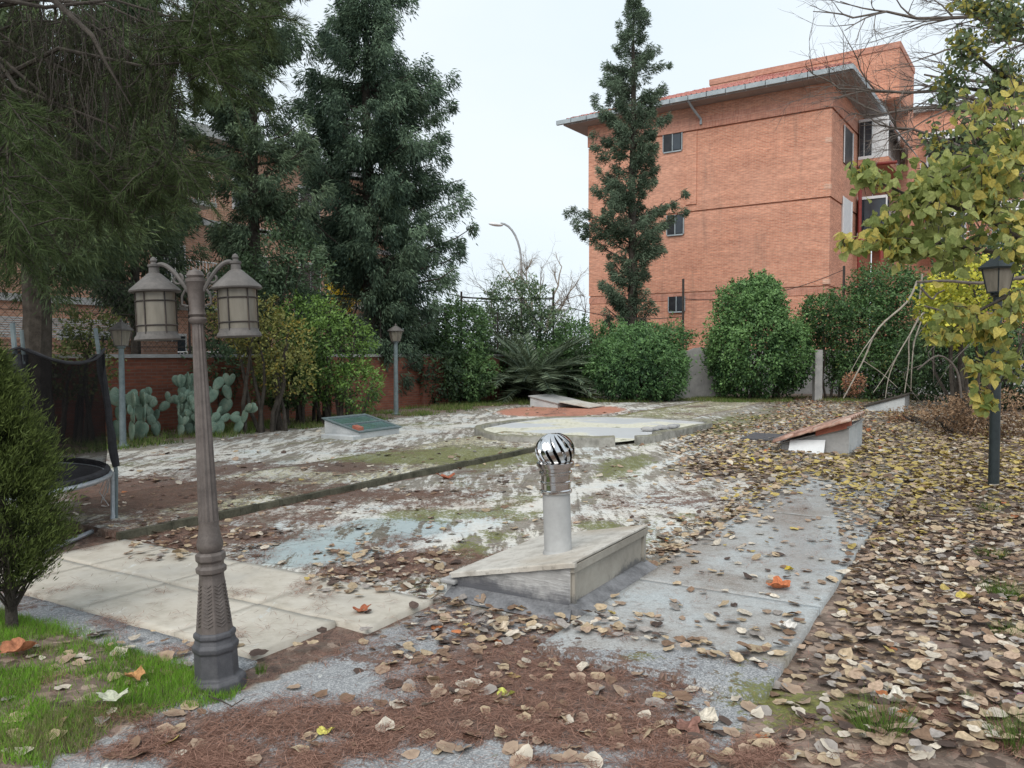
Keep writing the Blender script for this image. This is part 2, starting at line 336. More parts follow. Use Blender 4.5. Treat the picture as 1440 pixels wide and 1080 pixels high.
def masks(X,Y):
    X=np.asarray(X,float);Y=np.asarray(Y,float)
    t=X*cu-Y*su; s=X*su+Y*cu
    px,py=proj(X,np.maximum(Y,.6),0)
    n1=fbm(X*.8,Y*.8,1); n2=fbm(X*2.3,Y*2.3,9); n3=fbm(X*.35,Y*.35,21)
    deck=sm(t,-12.8,-12.5)*(1-sm(t,-1.2,-.6))*sm(s,4.05,4.2)*(1-sm(s,29.5,31))
    fore=1-sm(s,4.05,4.2)
    grassL=(1-sm(t,-3.2,-3.05))*(1-sm(s,2.45,2.65))
    mossb=blob(px,py,[(900,930,60,16,.8),(745,980,40,14,.9),(1130,985,110,24,.9),(1050,940,110,34,.7),(1080,1030,180,26,.45)])
    needle=.31*fore*(1-grassL)-.3*mossb+(.20+1.0*(fbm(t*1.3+9,s*.5,72,4)-.5))*deck
    needle+=.6*blob(px,py,[(640,915,130,35,.6),(480,905,90,26,.5),(430,1010,190,30,.75),(300,1060,120,30,.7),(640,1000,170,35,.5),(520,1040,150,30,.35),(760,960,160,50,.45),(950,960,140,60,.35),(850,1040,140,30,.4),
      (200,705,90,26,1.0),(150,690,80,22,.9),(480,664,50,8,.9),(430,690,60,14,.2),(330,660,60,10,.5),(560,630,80,6,.3),(590,790,70,16,.85),(580,758,45,9,.75),(330,750,110,14,.85),(240,768,60,10,.8),(450,728,60,8,.55),(560,780,40,8,.5),
      (700,672,60,6,.35),(500,800,90,10,.5),(330,690,150,16,.7),(430,655,110,7,.6),(560,692,100,8,.6),(600,662,90,6,.5),(250,660,60,8,.4),(1010,790,50,20,-.2),(1060,890,50,30,-.2),(830,655,40,8,.3),(860,690,60,8,.2),
      (400,965,80,26,-.9),(470,950,70,22,-.8),(300,985,50,12,-.5),(640,1065,110,22,-.9),(600,1060,90,20,-.4),(820,1062,120,16,-.7),(545,985,50,16,-.8),(520,895,60,18,-.9),(450,1035,50,14,-.8),(600,910,40,12,-.8),(140,1075,60,14,-.8),(590,935,40,12,-.7)])
    needle+= (n1-.5)*.7
    slab=sm(t,-2.1,-2.05)*(1-sm(t,-.95,-.75))*sm(py,660,690)*(1-sm(py,905,935))
    needle-=slab*.22
    moss=.22*deck+.9*deck*(fbm(t*1.5+4,s*.6,73,4)-.5)+.1*fore*(1-grassL)
    moss+=.7*blob(px,py,[(980,965,150,24,.3),(860,1000,70,20,.4),(1180,1010,60,30,.5),(540,700,130,6,.5),(800,700,90,8,.5),(640,640,140,6,.5),(350,720,60,6,.3),(900,760,60,8,.4),(700,750,60,8,.4),(870,665,35,14,1.0),(720,722,45,9,.9),(585,722,60,9,.9),(655,774,24,10,1.1),(590,650,120,9,1.0),(480,655,120,12,.35),(830,737,40,9,.9),(700,640,90,7,.8),(900,650,60,10,.7),(1000,690,60,12,.5),(960,720,50,12,.5),(900,930,50,12,.6),(745,980,40,12,.9),(1130,985,90,20,.85),(1050,935,90,20,.4),(1010,600,70,12,.8),(560,690,80,8,.35),(380,700,60,10,.4),(620,600,120,6,.3),(950,600,60,20,.2),(1080,1020,160,30,.4),(1390,700,60,40,.6),(1100,585,80,6,.6)])
    moss=np.where((t>-8.3)&(t<-6.4)&(s>4.2),moss+.08,moss)
    moss-=slab*.3
    wet=-.2+blob(px,py,[(440,772,140,30,1.2),(600,735,120,14,.6),(560,745,110,20,.6),(350,650,150,20,.6),(900,610,100,12,.8),(1130,790,90,60,.8),(1130,900,80,30,.8),(1110,720,60,30,.8),(960,700,80,24,.5),(620,700,100,16,.5),(480,960,60,20,.5),(620,1060,90,20,.5),(520,600,120,10,.5)])
    paint=deck*.44+(n2-.5)*.5*deck+(fbm(t*1.6,s*.45,71,4)-.5)*.9*deck
    paint+=.6*blob(px,py,[(430,770,90,26,.7),(400,640,170,14,.35),(560,600,120,9,.45),(640,720,150,18,.25),(950,705,70,14,.5),(960,675,70,7,.5),(1060,700,60,20,.2)])
    band=np.exp(-((t+4.05)/.16)**2)*deck*sm(s,4.6,5.4); paint+=band*.55; needle-=band*.3; moss-=band*.4
    paint-=sm(t,-2.2,-2.05)*.6; tracks=np.exp(-((t+10.1)/.25)**2)+np.exp(-((t+8.8)/.2)**2); paint+=tracks*.25*deck
    joint=np.exp(-((t+8.25)/.05)**2)*deck; paint-=joint*1.2; moss+=joint*.8
    paint-=.25*sm(py,690,600)*0
    paint-=sm(X+0*Y,3.,8.)*deck*.25*(py<700)
    soil=1.1*sm(t,-.95,-.55)+1.1*(1-sm(t,-13.1,-12.7))*sm(s,3,4)+1.1*sm(s,29.5,31)+np.exp(-((t+6.36)/.05)**2)*deck*.9+np.exp(-((s-4.16)/.04)**2)*deck*.6  # the stripe beside the kerb paints the step's shadow gap as dark soil
    soil=soil+1.1*grassL+1.0*fore*(1-sm(t,-6.6,-6.2))
    soil+=.6*blob(px,py,[(1060,660,110,26,1.1),(1180,600,90,16,1.0),(1000,650,60,20,.5),(1010,760,60,30,.7),(1170,700,60,30,.2)])
    soil-=slab*.6
    soil=np.where(slab>.5,np.minimum(soil,-.4),soil)
    orange=-1+blob(px,py,[(790,578,75,9,3.2),(725,579,30,5,1.6),(855,575,30,5,1.4),(1120,590,30,8,.9),(420,606,50,4,.85),(280,625,120,6,.6)])
    yel=-1+blob(px,py,[(1000,573,90,8,1.75),(910,580,60,6,1.1),(760,603,70,8,1.0)])
    yel=np.where((t>-8.3)&(t<-6.4)&(s>4.2),.46,yel)
    agg=np.clip(fore*(1-grassL)+slab,0,1)
    pale=((t<-3.0)&(s>2.84)&(s<4.13)&(t>-6.5)).astype(float)
    pale=pale+.45*slab*(pale==0)
    needle=np.where(pale>.9,.02,needle); moss-=(pale>.9); 
    return needle,moss,wet,paint,soil,orange,agg,yel,pale
def set_masks(me, ground=False):
    nv=len(me.vertices); co=np.empty(nv*3); me.vertices.foreach_get('co',co); co=co.reshape(-1,3)
    ne,mo,we,pa,so,orr,ag,ye,pl=masks(co[:,0],co[:,1])
    if ground:
        t,s=inv(co[:,0],co[:,1]); jz=(t<-3.0)&(s>2.48)&(s<4.16)&(t>-6.35)
        pl=np.where(jz,0,pl); so=np.where(jz,.75,so); ne=np.where(jz,.55,ne); ag=np.where(jz,0,ag)
        e=sm(t,-.9,-.85)*(1-sm(t,-.6,-.4)); so=np.maximum(so,e)
        g2=(t>-2.1)&(t<-.8)&(s>4)&(s<12.4); so=np.where(g2,.7,so); ag=np.where(g2,0,ag)
    for nm,(a,b,c) in (('maskA',(ne,mo,we)),('maskB',(pa,so,orr)),('maskC',(ag,ye,pl))):
        at=me.color_attributes.new(nm,'FLOAT_COLOR','POINT'); d=np.ones((nv,4),np.float32); d[:,0]=a;d[:,1]=b;d[:,2]=c
        at.data.foreach_set('color',d.ravel())
def grid(name,fn,us,vs,mat):
    U,Vv=np.meshgrid(us,vs,indexing='ij'); nu,nv=U.shape
    co=np.stack(fn(U,Vv),-1).reshape(-1,3)
    idx=np.arange(nu*nv).reshape(nu,nv)
    f=np.stack([idx[:-1,:-1],idx[1:,:-1],idx[1:,1:],idx[:-1,1:]],-1).reshape(-1,4)
    me=np_mesh(name,co,f); me.materials.append(mat)
    o=bpy.data.objects.new(name,me); COL.objects.link(o); return o
def np_mesh(name,co,f,smooth=False):
    me=bpy.data.meshes.new(name); me.vertices.add(len(co)); me.vertices.foreach_set('co',np.asarray(co,np.float32).ravel())
    k=f.shape[1]; me.loops.add(f.size); me.loops.foreach_set('vertex_index',f.astype(np.int32).ravel())
    me.polygons.add(len(f)); me.polygons.foreach_set('loop_start',np.arange(0,f.size,k,dtype=np.int32))
    try: me.polygons.foreach_set('loop_total',np.full(len(f),k,dtype=np.int32))
    except Exception: pass
    me.update(calc_edges=True); me.validate()
    if smooth: me.polygons.foreach_set('use_smooth',np.ones(len(f),bool))
    return me
M['darkcement']=mat_simple('wet_dark_mortar',(.09,.09,.095,1),(.26,.26,.27,1),7,.6,bs=.4)
M['darkkerb']=mat_simple('mossy_shade_kerb',(.035,.035,.022,1),(.13,.12,.085,1),5,.9,bs=.6)  # moss tone darkened to paint in the shadow gap along the step
# ================================================================ SETTING: ground
xs=np.concatenate([[-900,-300,-120,-60,-35,-22],np.arange(-16,18.01,.08),[24,38,70,150,400,900]])
ys=np.concatenate([[-60,-8,0,1.5],np.arange(2.4,12,.06),np.arange(12,34,.12),[36,42,60,110,300,1200]])
def gz(U,V):
    t,s=inv(U,V)
    z=(fbm(U*1.3,V*1.3,5)-.5)*.02 - .012
    lawn=(1-sm(t,-3.25,-3.0))*(1-sm(s,2.4,2.7))
    z=z+lawn*(.03+.03*fbm(U*3,V*3,8)) + sm(t,-.8,0)*(.02+.05*fbm(U*1.1,V*1.1,3))
    z=np.where((V>34)|(V<2)|(abs(U)>17),-.02,z)
    return U,V,z
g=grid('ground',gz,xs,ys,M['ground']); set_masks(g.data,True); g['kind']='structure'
def slab_grid(name,t0,t1,s0,s1,z,res,label=None):
    ts=np.linspace(t0,t1,max(2,int((t1-t0)/res))); ss=np.linspace(s0,s1,max(2,int((s1-s0)/res)))
    T,S=np.meshgrid(ts,ss,indexing='ij'); nu,nv=T.shape
    wob=(fbm(T*4,S*4,33)-.5)
    Tw=T+np.where((T==T.min())|(T==T.max()),wob*.025,0); Sw=S+np.where((S==S.min())|(S==S.max()),wob*.025,0)
    co=np.stack([su*Sw+cu*Tw,cu*Sw-su*Tw,z+wob*.008],-1).reshape(-1,3)
    idx=np.arange(nu*nv).reshape(nu,nv)
    f=np.stack([idx[:-1,:-1],idx[1:,:-1],idx[1:,1:],idx[:-1,1:]],-1).reshape(-1,4)
    # skirts
    ring=np.concatenate([idx[:,0],idx[-1,1:],idx[-2::-1,-1],idx[0,-2:0:-1]])
    low=co[ring].copy(); low[:,2]=-.08; base=len(co); co=np.concatenate([co,low]); m=len(ring); r2=np.arange(m)+base
    sk=np.stack([ring,r2,np.roll(r2,-1),np.roll(ring,-1)],-1); f=np.concatenate([f,sk])
    return co,f
def slabs(name,lst):
    cos=[];fs=[];n0=0
    for a in lst:
        co,f=slab_grid(name,*a); cos.append(co); fs.append(f+n0); n0+=len(co)
    me=np_mesh(name,np.concatenate(cos),np.concatenate(fs)); me.materials.append(M['ground']); set_masks(me)
    o=bpy.data.objects.new(name,me); COL.objects.link(o); o['kind']='structure'; return o
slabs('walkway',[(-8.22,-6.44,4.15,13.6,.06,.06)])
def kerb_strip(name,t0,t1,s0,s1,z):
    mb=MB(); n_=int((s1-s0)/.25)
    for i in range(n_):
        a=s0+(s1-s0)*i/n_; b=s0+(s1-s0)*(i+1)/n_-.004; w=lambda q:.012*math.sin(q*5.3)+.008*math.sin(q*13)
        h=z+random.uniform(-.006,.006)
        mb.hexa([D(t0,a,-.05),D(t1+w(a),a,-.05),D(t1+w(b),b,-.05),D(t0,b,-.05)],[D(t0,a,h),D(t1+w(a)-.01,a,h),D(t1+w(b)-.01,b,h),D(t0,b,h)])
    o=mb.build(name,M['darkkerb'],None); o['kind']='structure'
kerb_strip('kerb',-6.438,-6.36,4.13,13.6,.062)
j=.009
pl=[]
for a,b in ((-6.3,-5.75),(-5.75,-4.84),(-4.84,-3.93),(-3.93,-3.02)):
    for c_,d_ in ((2.84,3.47),(3.47,4.12)):
        if a>-4 and c_<3: b2=b-.25
        else: b2=b
        pl.append((a+j,b2-j,c_+j,d_-j,.022+random.uniform(-.004,.004),.05))
for a,b in ((-6.3,-5.2),(-5.2,-4.3),(-4.3,-3.2)):
    pl.append((a+j,b-j,2.5,2.84-j,.012,.05))
slabs('pavement',pl)
rs=[]
s_=4.1
slabs('path',[(-2.05,-.85,a_,b_-.008,.028,.05) for a_,b_ in ((3.7,5.2),(5.2,8.1),(8.1,12.4))])
# ================================================================ foliage engine
def leaf_obj(name,c,d,nrm,L,W,colr,mat,parent=None,shape='kite'):
    """c,d,nrm (N,3); L,W (N); colr (N,3)"""
    N=len(c); d=d/np.linalg.norm(d,axis=1,keepdims=True); w=np.cross(d,nrm); w/=np.linalg.norm(w,axis=1,keepdims=True)+1e-9
    nn=np.cross(w,d)
    L=L[:,None];W=W[:,None]
    if shape=='kite': prof=[(0,0,0),(.4,.5,.0),(1,0,0),(.4,-.5,0)]
    elif shape=='tri': prof=[(0,.5,0),(1,0,0),(0,-.5,0)]
    elif shape=='oval': prof=[(0,0,0),(.25,.42,.06),(.6,.45,.05),(1,0,-.08),(.6,-.45,.05),(.25,-.42,.06)]
    elif shape=='heart': prof=[(.02,0,0),(-.05,.25,.04),(.12,.5,.1),(.45,.5,.06),(.75,.25,0),(1,0,-.1),(.75,-.25,0),(.45,-.5,.06),(.12,-.5,.1),(-.05,-.25,.04)]
    k=len(prof)
    co=np.stack([c+d*L*a+w*W*b+nn*L*h for a,b,h in prof],1).reshape(-1,3)
    f=np.arange(N*k).reshape(N,k)
    me=np_mesh(name,co,f)
    at=me.color_attributes.new('col','FLOAT_COLOR','POINT'); cc=np.ones((N,k,4),np.float32); cc[:,:,:3]=colr[:,None,:]; at.data.foreach_set('color',cc.ravel())
    me.materials.append(mat); o=bpy.data.objects.new(name,me); COL.objects.link(o)
    if parent: o.parent=parent
    return o
def rnd(n): 
    v=rng.normal(size=(n,3)); return v/np.linalg.norm(v,axis=1,keepdims=True)
def colmix(c1,c2,t): 
    c1=np.array(c1)[None];c2=np.array(c2)[None];t=t[:,None]; return c1*(1-t)+c2*t
def limb_path(p0,p1,sag,n=6,wob=.05):
    p0=Vector(p0);p1=Vector(p1);out=[];L=(p1-p0).length
    for i in range(n+1):
        k=i/n; p=p0.lerp(p1,k); p.z+=sag*4*k*(1-k)
        if 0<i<n: p+=Vector((random.uniform(-1,1),random.uniform(-1,1),random.uniform(-1,1)))*wob*L*.5
        out.append(p)
    return out
def conifer(name,label,base,height,prof,nb,cs,per,leafL,leafW,c1,c2,z0=.1,lean=(0,0),trunkr=.2,droop=.5,seed=1,group=None,extra=(),cat='tree',up=.35,sparse=1.0):
    """prof: list of (height fraction, radius)"""
    random.seed(seed); r=np.random.default_rng(seed)
    root=thing(name,label,cat,base,group=group)
    zf=[p[0] for p in prof]; rf=[p[1] for p in prof]
    tb=MB(); tb.tube([(lean[0]*k+random.uniform(-.04,.04),lean[1]*k,height*k*.98-.05) for k in np.linspace(0,1,10)],[trunkr*(1-k)**.7+.015 for k in np.linspace(0,1,10)],8)
    cen=[];out=[];siz=[]
    br=[]
    for i in range(nb):
        zfr=z0+(1-z0)*((i+random.random())/nb)**.9
        br.append((zfr,random.uniform(0,2*PI),random.uniform(.55,1.12)))
    for zfr,az,k in extra: br.append((zfr,az,k))
    for zfr,az,k in br:
        R=float(np.interp(zfr,zf,rf))*k
        z=zfr*height; d=Vector((math.cos(az),math.sin(az),0)); rise=up*R*random.uniform(.3,1.2)
        zs=max(.2,z-rise); p0=Vector((lean[0]*zfr,lean[1]*zfr,zs)); p1=p0+d*R+Vector((0,0,rise))
        pts=limb_path(p0,p1,-.05*R,5,.05)
        rr=trunkr*.28*(1-zfr)+.012
        tb.tube(pts,[rr*(1-q/5*.8) for q in range(6)],5,caps=False)
        nc=max(2,int(R/cs*1.25*sparse))
        for q in range(nc):
            kk=.25+.75*(q+random.random())/nc
            f_=kk*5; ii=min(4,int(f_)); p=pts[ii].lerp(pts[ii+1],f_-ii)
            side=Vector((-d.y,d.x,0))*random.gauss(0,.28)*R*kk*.5
            dz=random.gauss(0,.3)*cs
            cen.append(p+side+Vector((0,0,dz))); out.append(d); siz.append(cs*random.uniform(.6,1.25)*(1.05-.35*kk))
    tb.build('trunk',M['bark'],root,smooth=True,uv=False)
    cen=np.array([tuple(v) for v in cen]); out=np.array([tuple(v) for v in out]); siz=np.array(siz)
    K=len(cen); N=K*per
    ci=np.repeat(np.arange(K),per); sh=r.normal(size=(N,3)); sh/=np.linalg.norm(sh,axis=1,keepdims=True)
    rad=r.random(N)**.45
    off=sh*rad[:,None]*siz[ci][:,None]; off[:,2]*=.75
    off[:,:2]*=.85; off[:,2]-=np.abs(r.normal(size=N))*siz[ci]*droop*.95
    pos=cen[ci]+off
    d=sh*.38+out[ci]*.6+r.normal(size=(N,3))*.3; d[:,2]+= -droop*1.5+ .3
    tint=np.clip(r.normal(.5,.22,N)+ (off[:,2]/siz[ci])*.3 + (r.random(K)[ci]-.5)*.55,0,1)  # leaves low in each clump coloured darker, crown shade put into the tint
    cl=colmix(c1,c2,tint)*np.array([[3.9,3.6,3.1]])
    nr=r.normal(size=(N,3))
    leaf_obj('crown',pos,d,nr,leafL*r.uniform(.6,1.3,N),leafW*r.uniform(.7,1.3,N),cl,M['leaf_dark'],root)
    return root
def bush(name,label,lumps,n,L,W,c1,c2,cat='bush',group=None,mat='leaf_bush',shape='kite',stems=True,seed=3,droop=.2,rough=.42,c3=None,p3=0,parentless=True):
    """lumps: (centre Vector, (rx,ry,rz)); leaves in the outer shell of each lump"""
    random.seed(seed); r=np.random.default_rng(seed)
    b=Vector(lumps[0][0]); base=Vector((b.x,b.y,0)); root=thing(name,label,cat,base,group=group)
    vol=np.array([l[1][0]*l[1][2]+l[1][1]*l[1][2] for l in lumps]); cnt=(vol/vol.sum()*n).astype(int)
    P_=[];Dd=[];T=[]
    for (c,rr),m in zip(lumps,cnt):
        sh=r.normal(size=(m,3)); sh/=np.linalg.norm(sh,axis=1,keepdims=True)
        # bumpy radius
        bump=1+rough*(fbm(sh[:,0]*3+c[0]*3+9,sh[:,2]*3+sh[:,1]*2.2+5,seed)-.5)*2+rough*.7*(fbm(sh[:,0]*7+c[0],sh[:,2]*7+sh[:,1]*6+15,seed+3)-.5)*2
        rad=(1-np.abs(r.normal(0,.15,m))+.12*(r.random(m)<.12)*r.random(m))*bump
        p=sh*rad[:,None]*np.array(rr)[None]+np.array(tuple(c))[None]-np.array(tuple(base))[None]
        keep=p[:,2]>.03
        P_.append(p[keep]); Dd.append(sh[keep]); T.append((.35+.3*sh[:,2]+(bump-1)*1.4)[keep])  # tops and bumps coloured lighter, hollows darker: shading put into the leaf colour
    nsh=int(n/330)
    for _ in range(nsh):
        c,rr=lumps[r.integers(len(lumps))]; q=r.normal(size=3); q[2]=abs(q[2])*.9; q/=np.linalg.norm(q); p0=q*np.array(rr)*.9+np.array(tuple(c))-np.array(tuple(base)); m=34; Ls=r.uniform(.25,.75)*max(rr[0],.5)*.55
        kk=r.random(m)[:,None]; dirn=q*.8+np.array([0,0,.5])+r.normal(0,.25,3); p=p0+dirn*Ls*kk+np.array([0,0,-.25*Ls])*kk**2+r.normal(0,.035,(m,3)); P_.append(p); Dd.append(np.tile(q,(m,1))); T.append(np.full(m,.62))
    pos=np.concatenate(P_); sh=np.concatenate(Dd); tt=np.concatenate(T); N=len(pos)
    d=sh*.5+r.normal(size=(N,3))*.7; d[:,2]-=droop
    nr=sh+r.normal(size=(N,3))*.55
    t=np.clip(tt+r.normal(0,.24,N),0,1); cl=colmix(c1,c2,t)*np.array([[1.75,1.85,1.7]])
    if c3 is not None:
        m3=(r.random(N)<p3)|((fbm(pos[:,0]*1.5+3,pos[:,2]*1.5+7,seed+8)>.64)&(r.random(N)<p3*3)); cl[m3]=np.array(c3)*r.uniform(.7,1.2,(m3.sum(),1))
    leaf_obj('crown',pos,d,nr,L*r.uniform(.6,1.3,N),W*r.uniform(.7,1.25,N),cl,M[mat],root,shape)
    if stems:
        tb=MB()
        for (c,rr) in lumps:
            for k in range(3):
                e=Vector(c)-base+Vector((random.uniform(-.6,.6)*rr[0],random.uniform(-.6,.6)*rr[1],random.uniform(-.1,.6)*rr[2]))
                s0=Vector((random.uniform(-.3,.3)*rr[0],random.uniform(-.2,.2)*rr[1],0))+Vector((c[0]-base.x,c[1]-base.y,-.05))*.7
                s0.z=-.05
                tb.tube(limb_path(s0,e,0,4,.08),[.05,.042,.034,.026,.015],6)
        tb.build('trunk',M['bark'],root,smooth=True,uv=False)
    return root
def lump(px,py,rx,ry,Y,dep=None):
    k=Y/F; c=P(px,py,Y); return (c,(rx*k,(dep if dep else rx*k*.8),ry*k))
# ================================================================ LEFT WALL and building behind it
def deck_wall(mb,t0,t1,s0,s1,z0,z1):
    mb.hexa([D(t0,s0,z0),D(t1,s0,z0),D(t1,s1,z0),D(t0,s1,z0)],[D(t0,s0,z1),D(t1,s0,z1),D(t1,s1,z1),D(t0,s1,z1)])
w=thing('garden_wall','long dark red brick garden wall behind the cacti and cypresses','wall',D(-15,14))
def local(mb,o):
    inv_=o.matrix_basis.inverted() if False else Matrix.Translation(-Vector(o.location))
    mb.v=[inv_@v for v in mb.v]; return mb
mb=MB(); deck_wall(mb,-15.1,-14.85,-2,29,-.1,1.52); local(mb,w).build('wall',M['brickwall'],w)
mb=MB(); deck_wall(mb,-15.16,-14.79,-2,29,1.525,1.6); local(mb,w).build('coping',M['cement'],w)
for s0 in (7.5,11.5,15.5,19.5,23.5,27.5):
    mb=MB(); deck_wall(mb,-14.86,-14.70,s0,s0+.4,-.1,1.522); local(mb,w).build('pier',M['brickwall'],w)
fn=thing('chain_link_fence','thin chain link fence on posts along the top of the red brick wall','fence',D(-15,14,1.6))
for s0 in np.arange(5,29,3.2):
    mb=MB().tube([D(-14.97,s0,1.58),D(-14.97,s0,3.1)],.025,6); local(mb,fn).build('post',M['iron'],fn)
mb=MB()
for z in (1.75,2.4,3.05): mb.tube([D(-14.97,4,z),D(-14.97,29,z)],.008,4)
for k in np.arange(4,29,.14):
    mb.tube([D(-14.97,k,1.65),D(-14.97,k+1.3,3.05)],.0035,3,caps=False); mb.tube([D(-14.97,k+1.3,1.65),D(-14.97,k,3.05)],.0035,3,caps=False)
local(mb,fn).build('mesh',M['iron'],fn,uv=False)
# apartment building on the left
ab=thing('apartment_building','pale orange brick apartment block glimpsed through the left trees above the wall','building',D(-22,15))
mb=MB(); deck_wall(mb,-31,-22,2,27,-.2,8.6); local(mb,ab).build('wall',M['brickfar'],ab)
mb=MB(); deck_wall(mb,-31.3,-21.6,1.7,27.3,8.605,8.95); local(mb,ab).build('roof',M['cementwhite'],ab)
mb=MB(); deck_wall(mb,-29,-25,10,13.5,8.96,11.6); local(mb,ab).build('chimney',M['redpaint'],ab)
for fl in range(3):
    zb=.9+fl*2.8
    mb=MB(); deck_wall(mb,-22.05,-21.93,2,27,zb+2.1,zb+2.3); local(mb,ab).build('floor_band',M['cementwhite'],ab)
    for k,s0 in enumerate(np.arange(3.5,26,3.0)):
        wd=1.5 if k%2 else 1.1
        mb=MB(); deck_wall(mb,-21.995,-21.93,s0,s0+wd,zb,zb+1.35)
        fr=local(mb,ab).build('window',M['white'],ab)
        mb=MB(); deck_wall(mb,-21.92,-21.90,s0+.08,s0+wd/2-.03,zb+.08,zb+1.27); deck_wall(mb,-21.92,-21.90,s0+wd/2+.03,s0+wd-.08,zb+.08,zb+1.27)
        local(mb,ab).build('pane',M['glass'],fr)
        if k%3==1:
            mb=MB(); deck_wall(mb,-21.9,-20.9,s0-.4,s0+wd+.4,zb-.3,zb-.15); bal=local(mb,ab).build('balcony',M['cementwhite'],ab)
            mb=MB()
            for q in np.linspace(s0-.38,s0+wd+.38,16): mb.tube([D(-20.95,q,zb-.15),D(-20.95,q,zb+.75)],.014,4)
            mb.tube([D(-20.95,s0-.4,zb+.76),D(-20.95,s0+wd+.4,zb+.76)],.022,5)
            local(mb,ab).build('railing',M['white'],bal)
# roller-shutter shed at far left
sh=thing('garden_shed','low shed with pale ribbed roof behind the wall at the left edge','shed',D(-17.8,10.5))
mb=MB(); deck_wall(mb,-19,-16.6,7.5,12.3,-.1,1.9); local(mb,sh).build('wall',M['brickfar'],sh)
mb=MB()
for k in range(9):
    deck_wall(mb,-19.2+k*.3,-18.93+k*.3,7.3,12.5,2.45-k*.06-.03,2.45-k*.06)
local(mb,sh).build('roof',M['cementwhite'],sh)
# ================================================================ BRICK BUILDING (right)
ad=Vector((-.8225,.569,0)).normalized(); bd=Vector((.569,.8225,0)).normalized()
YC=35.0; CX=(1163-720)/F*YC; corner=Vector((CX,YC,0))
def Bp(a,b,z): return corner+ad*a+bd*b+Vector((0,0,z))
def zat(px,py,b=0,a=0):                     # height of pixel on the plan point (a,b)
    q=Bp(a,b,0); return P(px,py,q.y).z
bb=thing('brick_building','three storey orange brick building with red tiled hip roof','building',corner)
def bbx(mb,a0,a1,b0,b1,z0,z1):
    mb.hexa([Bp(a1,b0,z0),Bp(a0,b0,z0),Bp(a0,b1,z0),Bp(a1,b1,z0)],[Bp(a1,b0,z1),Bp(a0,b0,z1),Bp(a0,b1,z1),Bp(a1,b1,z1)]); return mb
def bb_(name,mat,parent,*boxes,org=None,**k):
    mb=MB()
    for x in boxes: bbx(mb,*x)
    return local(mb,org or bb).build(name,mat,parent,**k)
z1=zat(1163,401); z2=zat(1163,276); z3=zat(1163,151); zt=zat(1163,118)
WL=11.9; WS=4.7
bands=[z1,z2,z3]
# each storey steps 6 cm outward above its recess line
bb_('wall',M['brick'],bb,(0,WL,0,9,-.2,z1-.07),(-.03,WL+.03,-.03,9.03,z1,z2-.07),(-.06,WL+.06,-.06,9.06,z2,z3-.07),(0.02,WL-.02,.02,9,z1-.07,z1),(0.02,WL-.02,.02,9,z2-.07,z2),(.02,WL-.02,.02,9,z3-.07,z3),(-.09,WL+.09,-.09,9.09,z3+.55,zt+.4))
bb_('brick_band',M['bricksol'],bb,(-.095,WL+.095,-.095,9.1,z3+.002,z3+.548),(-.05,WL+.05,-.05,9.05,z2+.002,z2+.3),(-.022,WL+.022,-.022,8.9,z1-.4,z1-.072))
# shallow pilaster on the top storey
aP=6.05; bb_('pilaster',M['brick'],bb,(aP,aP+.55,-.12,.1,z2+.31,z3-.08))
# quoin stones left in the render at the corner
for zz,wd in ((z3-1.5,.2),(z2+.32,.22),(z1+.05,.22)):
    bb_('quoin_stone',M['brickfar'],bb,(-.063,wd,-.072,.1,zz,zz+.22))
# windows on the left gable
def solve_a(px,b=0):
    # a such that projected px matches
    k=(px-720)/F; q0=corner+bd*b; return (q0.x-k*q0.y)/(k*ad.y-ad.x)
for (pa,pb,ya,yb) in ((932,957,189,213),(938,960,302,330),(941,962,417,438)):
    a0,a1=solve_a(pb),solve_a(pa); q=Bp((a0+a1)/2,0,0); zb=P(pa,yb,q.y).z; ztp=P(pa,ya,q.y).z
    wn=bb_('window',M['dark'],bb,(a0,a1,-.10,.03,zb,ztp))
    bb_('frame',M['gutter'],wn,(a0-.04,a0,-.12,.02,zb,ztp),(a1,a1+.04,-.12,.02,zb,ztp),((a0+a1)/2-.02,(a0+a1)/2+.02,-.125,-.102,zb,ztp),(a0,a1,-.12,-.102,zb-.06,zb))
    bb_('pane',M['glass'],wn,(a0+.05,(a0+a1)/2-.03,-.112,-.102,zb+.05,ztp-.05))
# side windows (on the +b face), narrow
k1=3.0
for zc,col_ in ((zat(1190,200,2,0)-.9,'dark'),(zat(1190,300,2,0)-.9,'white'),):
    wn=bb_('window',M[col_],bb,(-.1,.02,2.2,3.9,zc,zc+1.7)); bb_('frame',M['white'],wn,(-.13,-.101,2.1,2.2,zc,zc+1.7),(-.13,-.101,3.9,4.0,zc,zc+1.7))
# eaves: soffit, gutter, tiled roof
def Q(px,py,Y): return P(px,py,Y)
ze=zat(1203,97,-.95,-.95)
OV=.95
zs=ze
aL=WL+OV+.1
mb=MB()
e=[Bp(-OV,-OV,zs),Bp(aL,-OV,zs),Bp(aL,10.4,zs),Bp(-OV,10.4,zs)]
mb.hexa([Bp(aL,-OV,zs-.1),Bp(-OV,-OV,zs-.1),Bp(-OV,10.4,zs-.1),Bp(aL,10.4,zs-.1)],[Bp(aL,-OV,zs),Bp(-OV,-OV,zs),Bp(-OV,10.4,zs),Bp(aL,10.4,zs)])
local(mb,bb).build('soffit',M['soffit'],bb)
# fill between wall head and soffit
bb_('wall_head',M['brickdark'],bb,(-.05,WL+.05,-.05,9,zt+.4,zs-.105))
# gutter with box segments
mb=MB()
x=-OV-.14
while x<aL+.1:
    bbx(mb,x+.02,x+.88,-OV-.17,-OV-.01,zs-.05,zs+.16); x+=.9
y=-OV-.15
while y<10.4:
    bbx(mb,-OV-.17,-OV-.01,y+.02,y+.88,zs-.05,zs+.16); y+=.9
local(mb,bb).build('gutter',M['gutter'],bb)
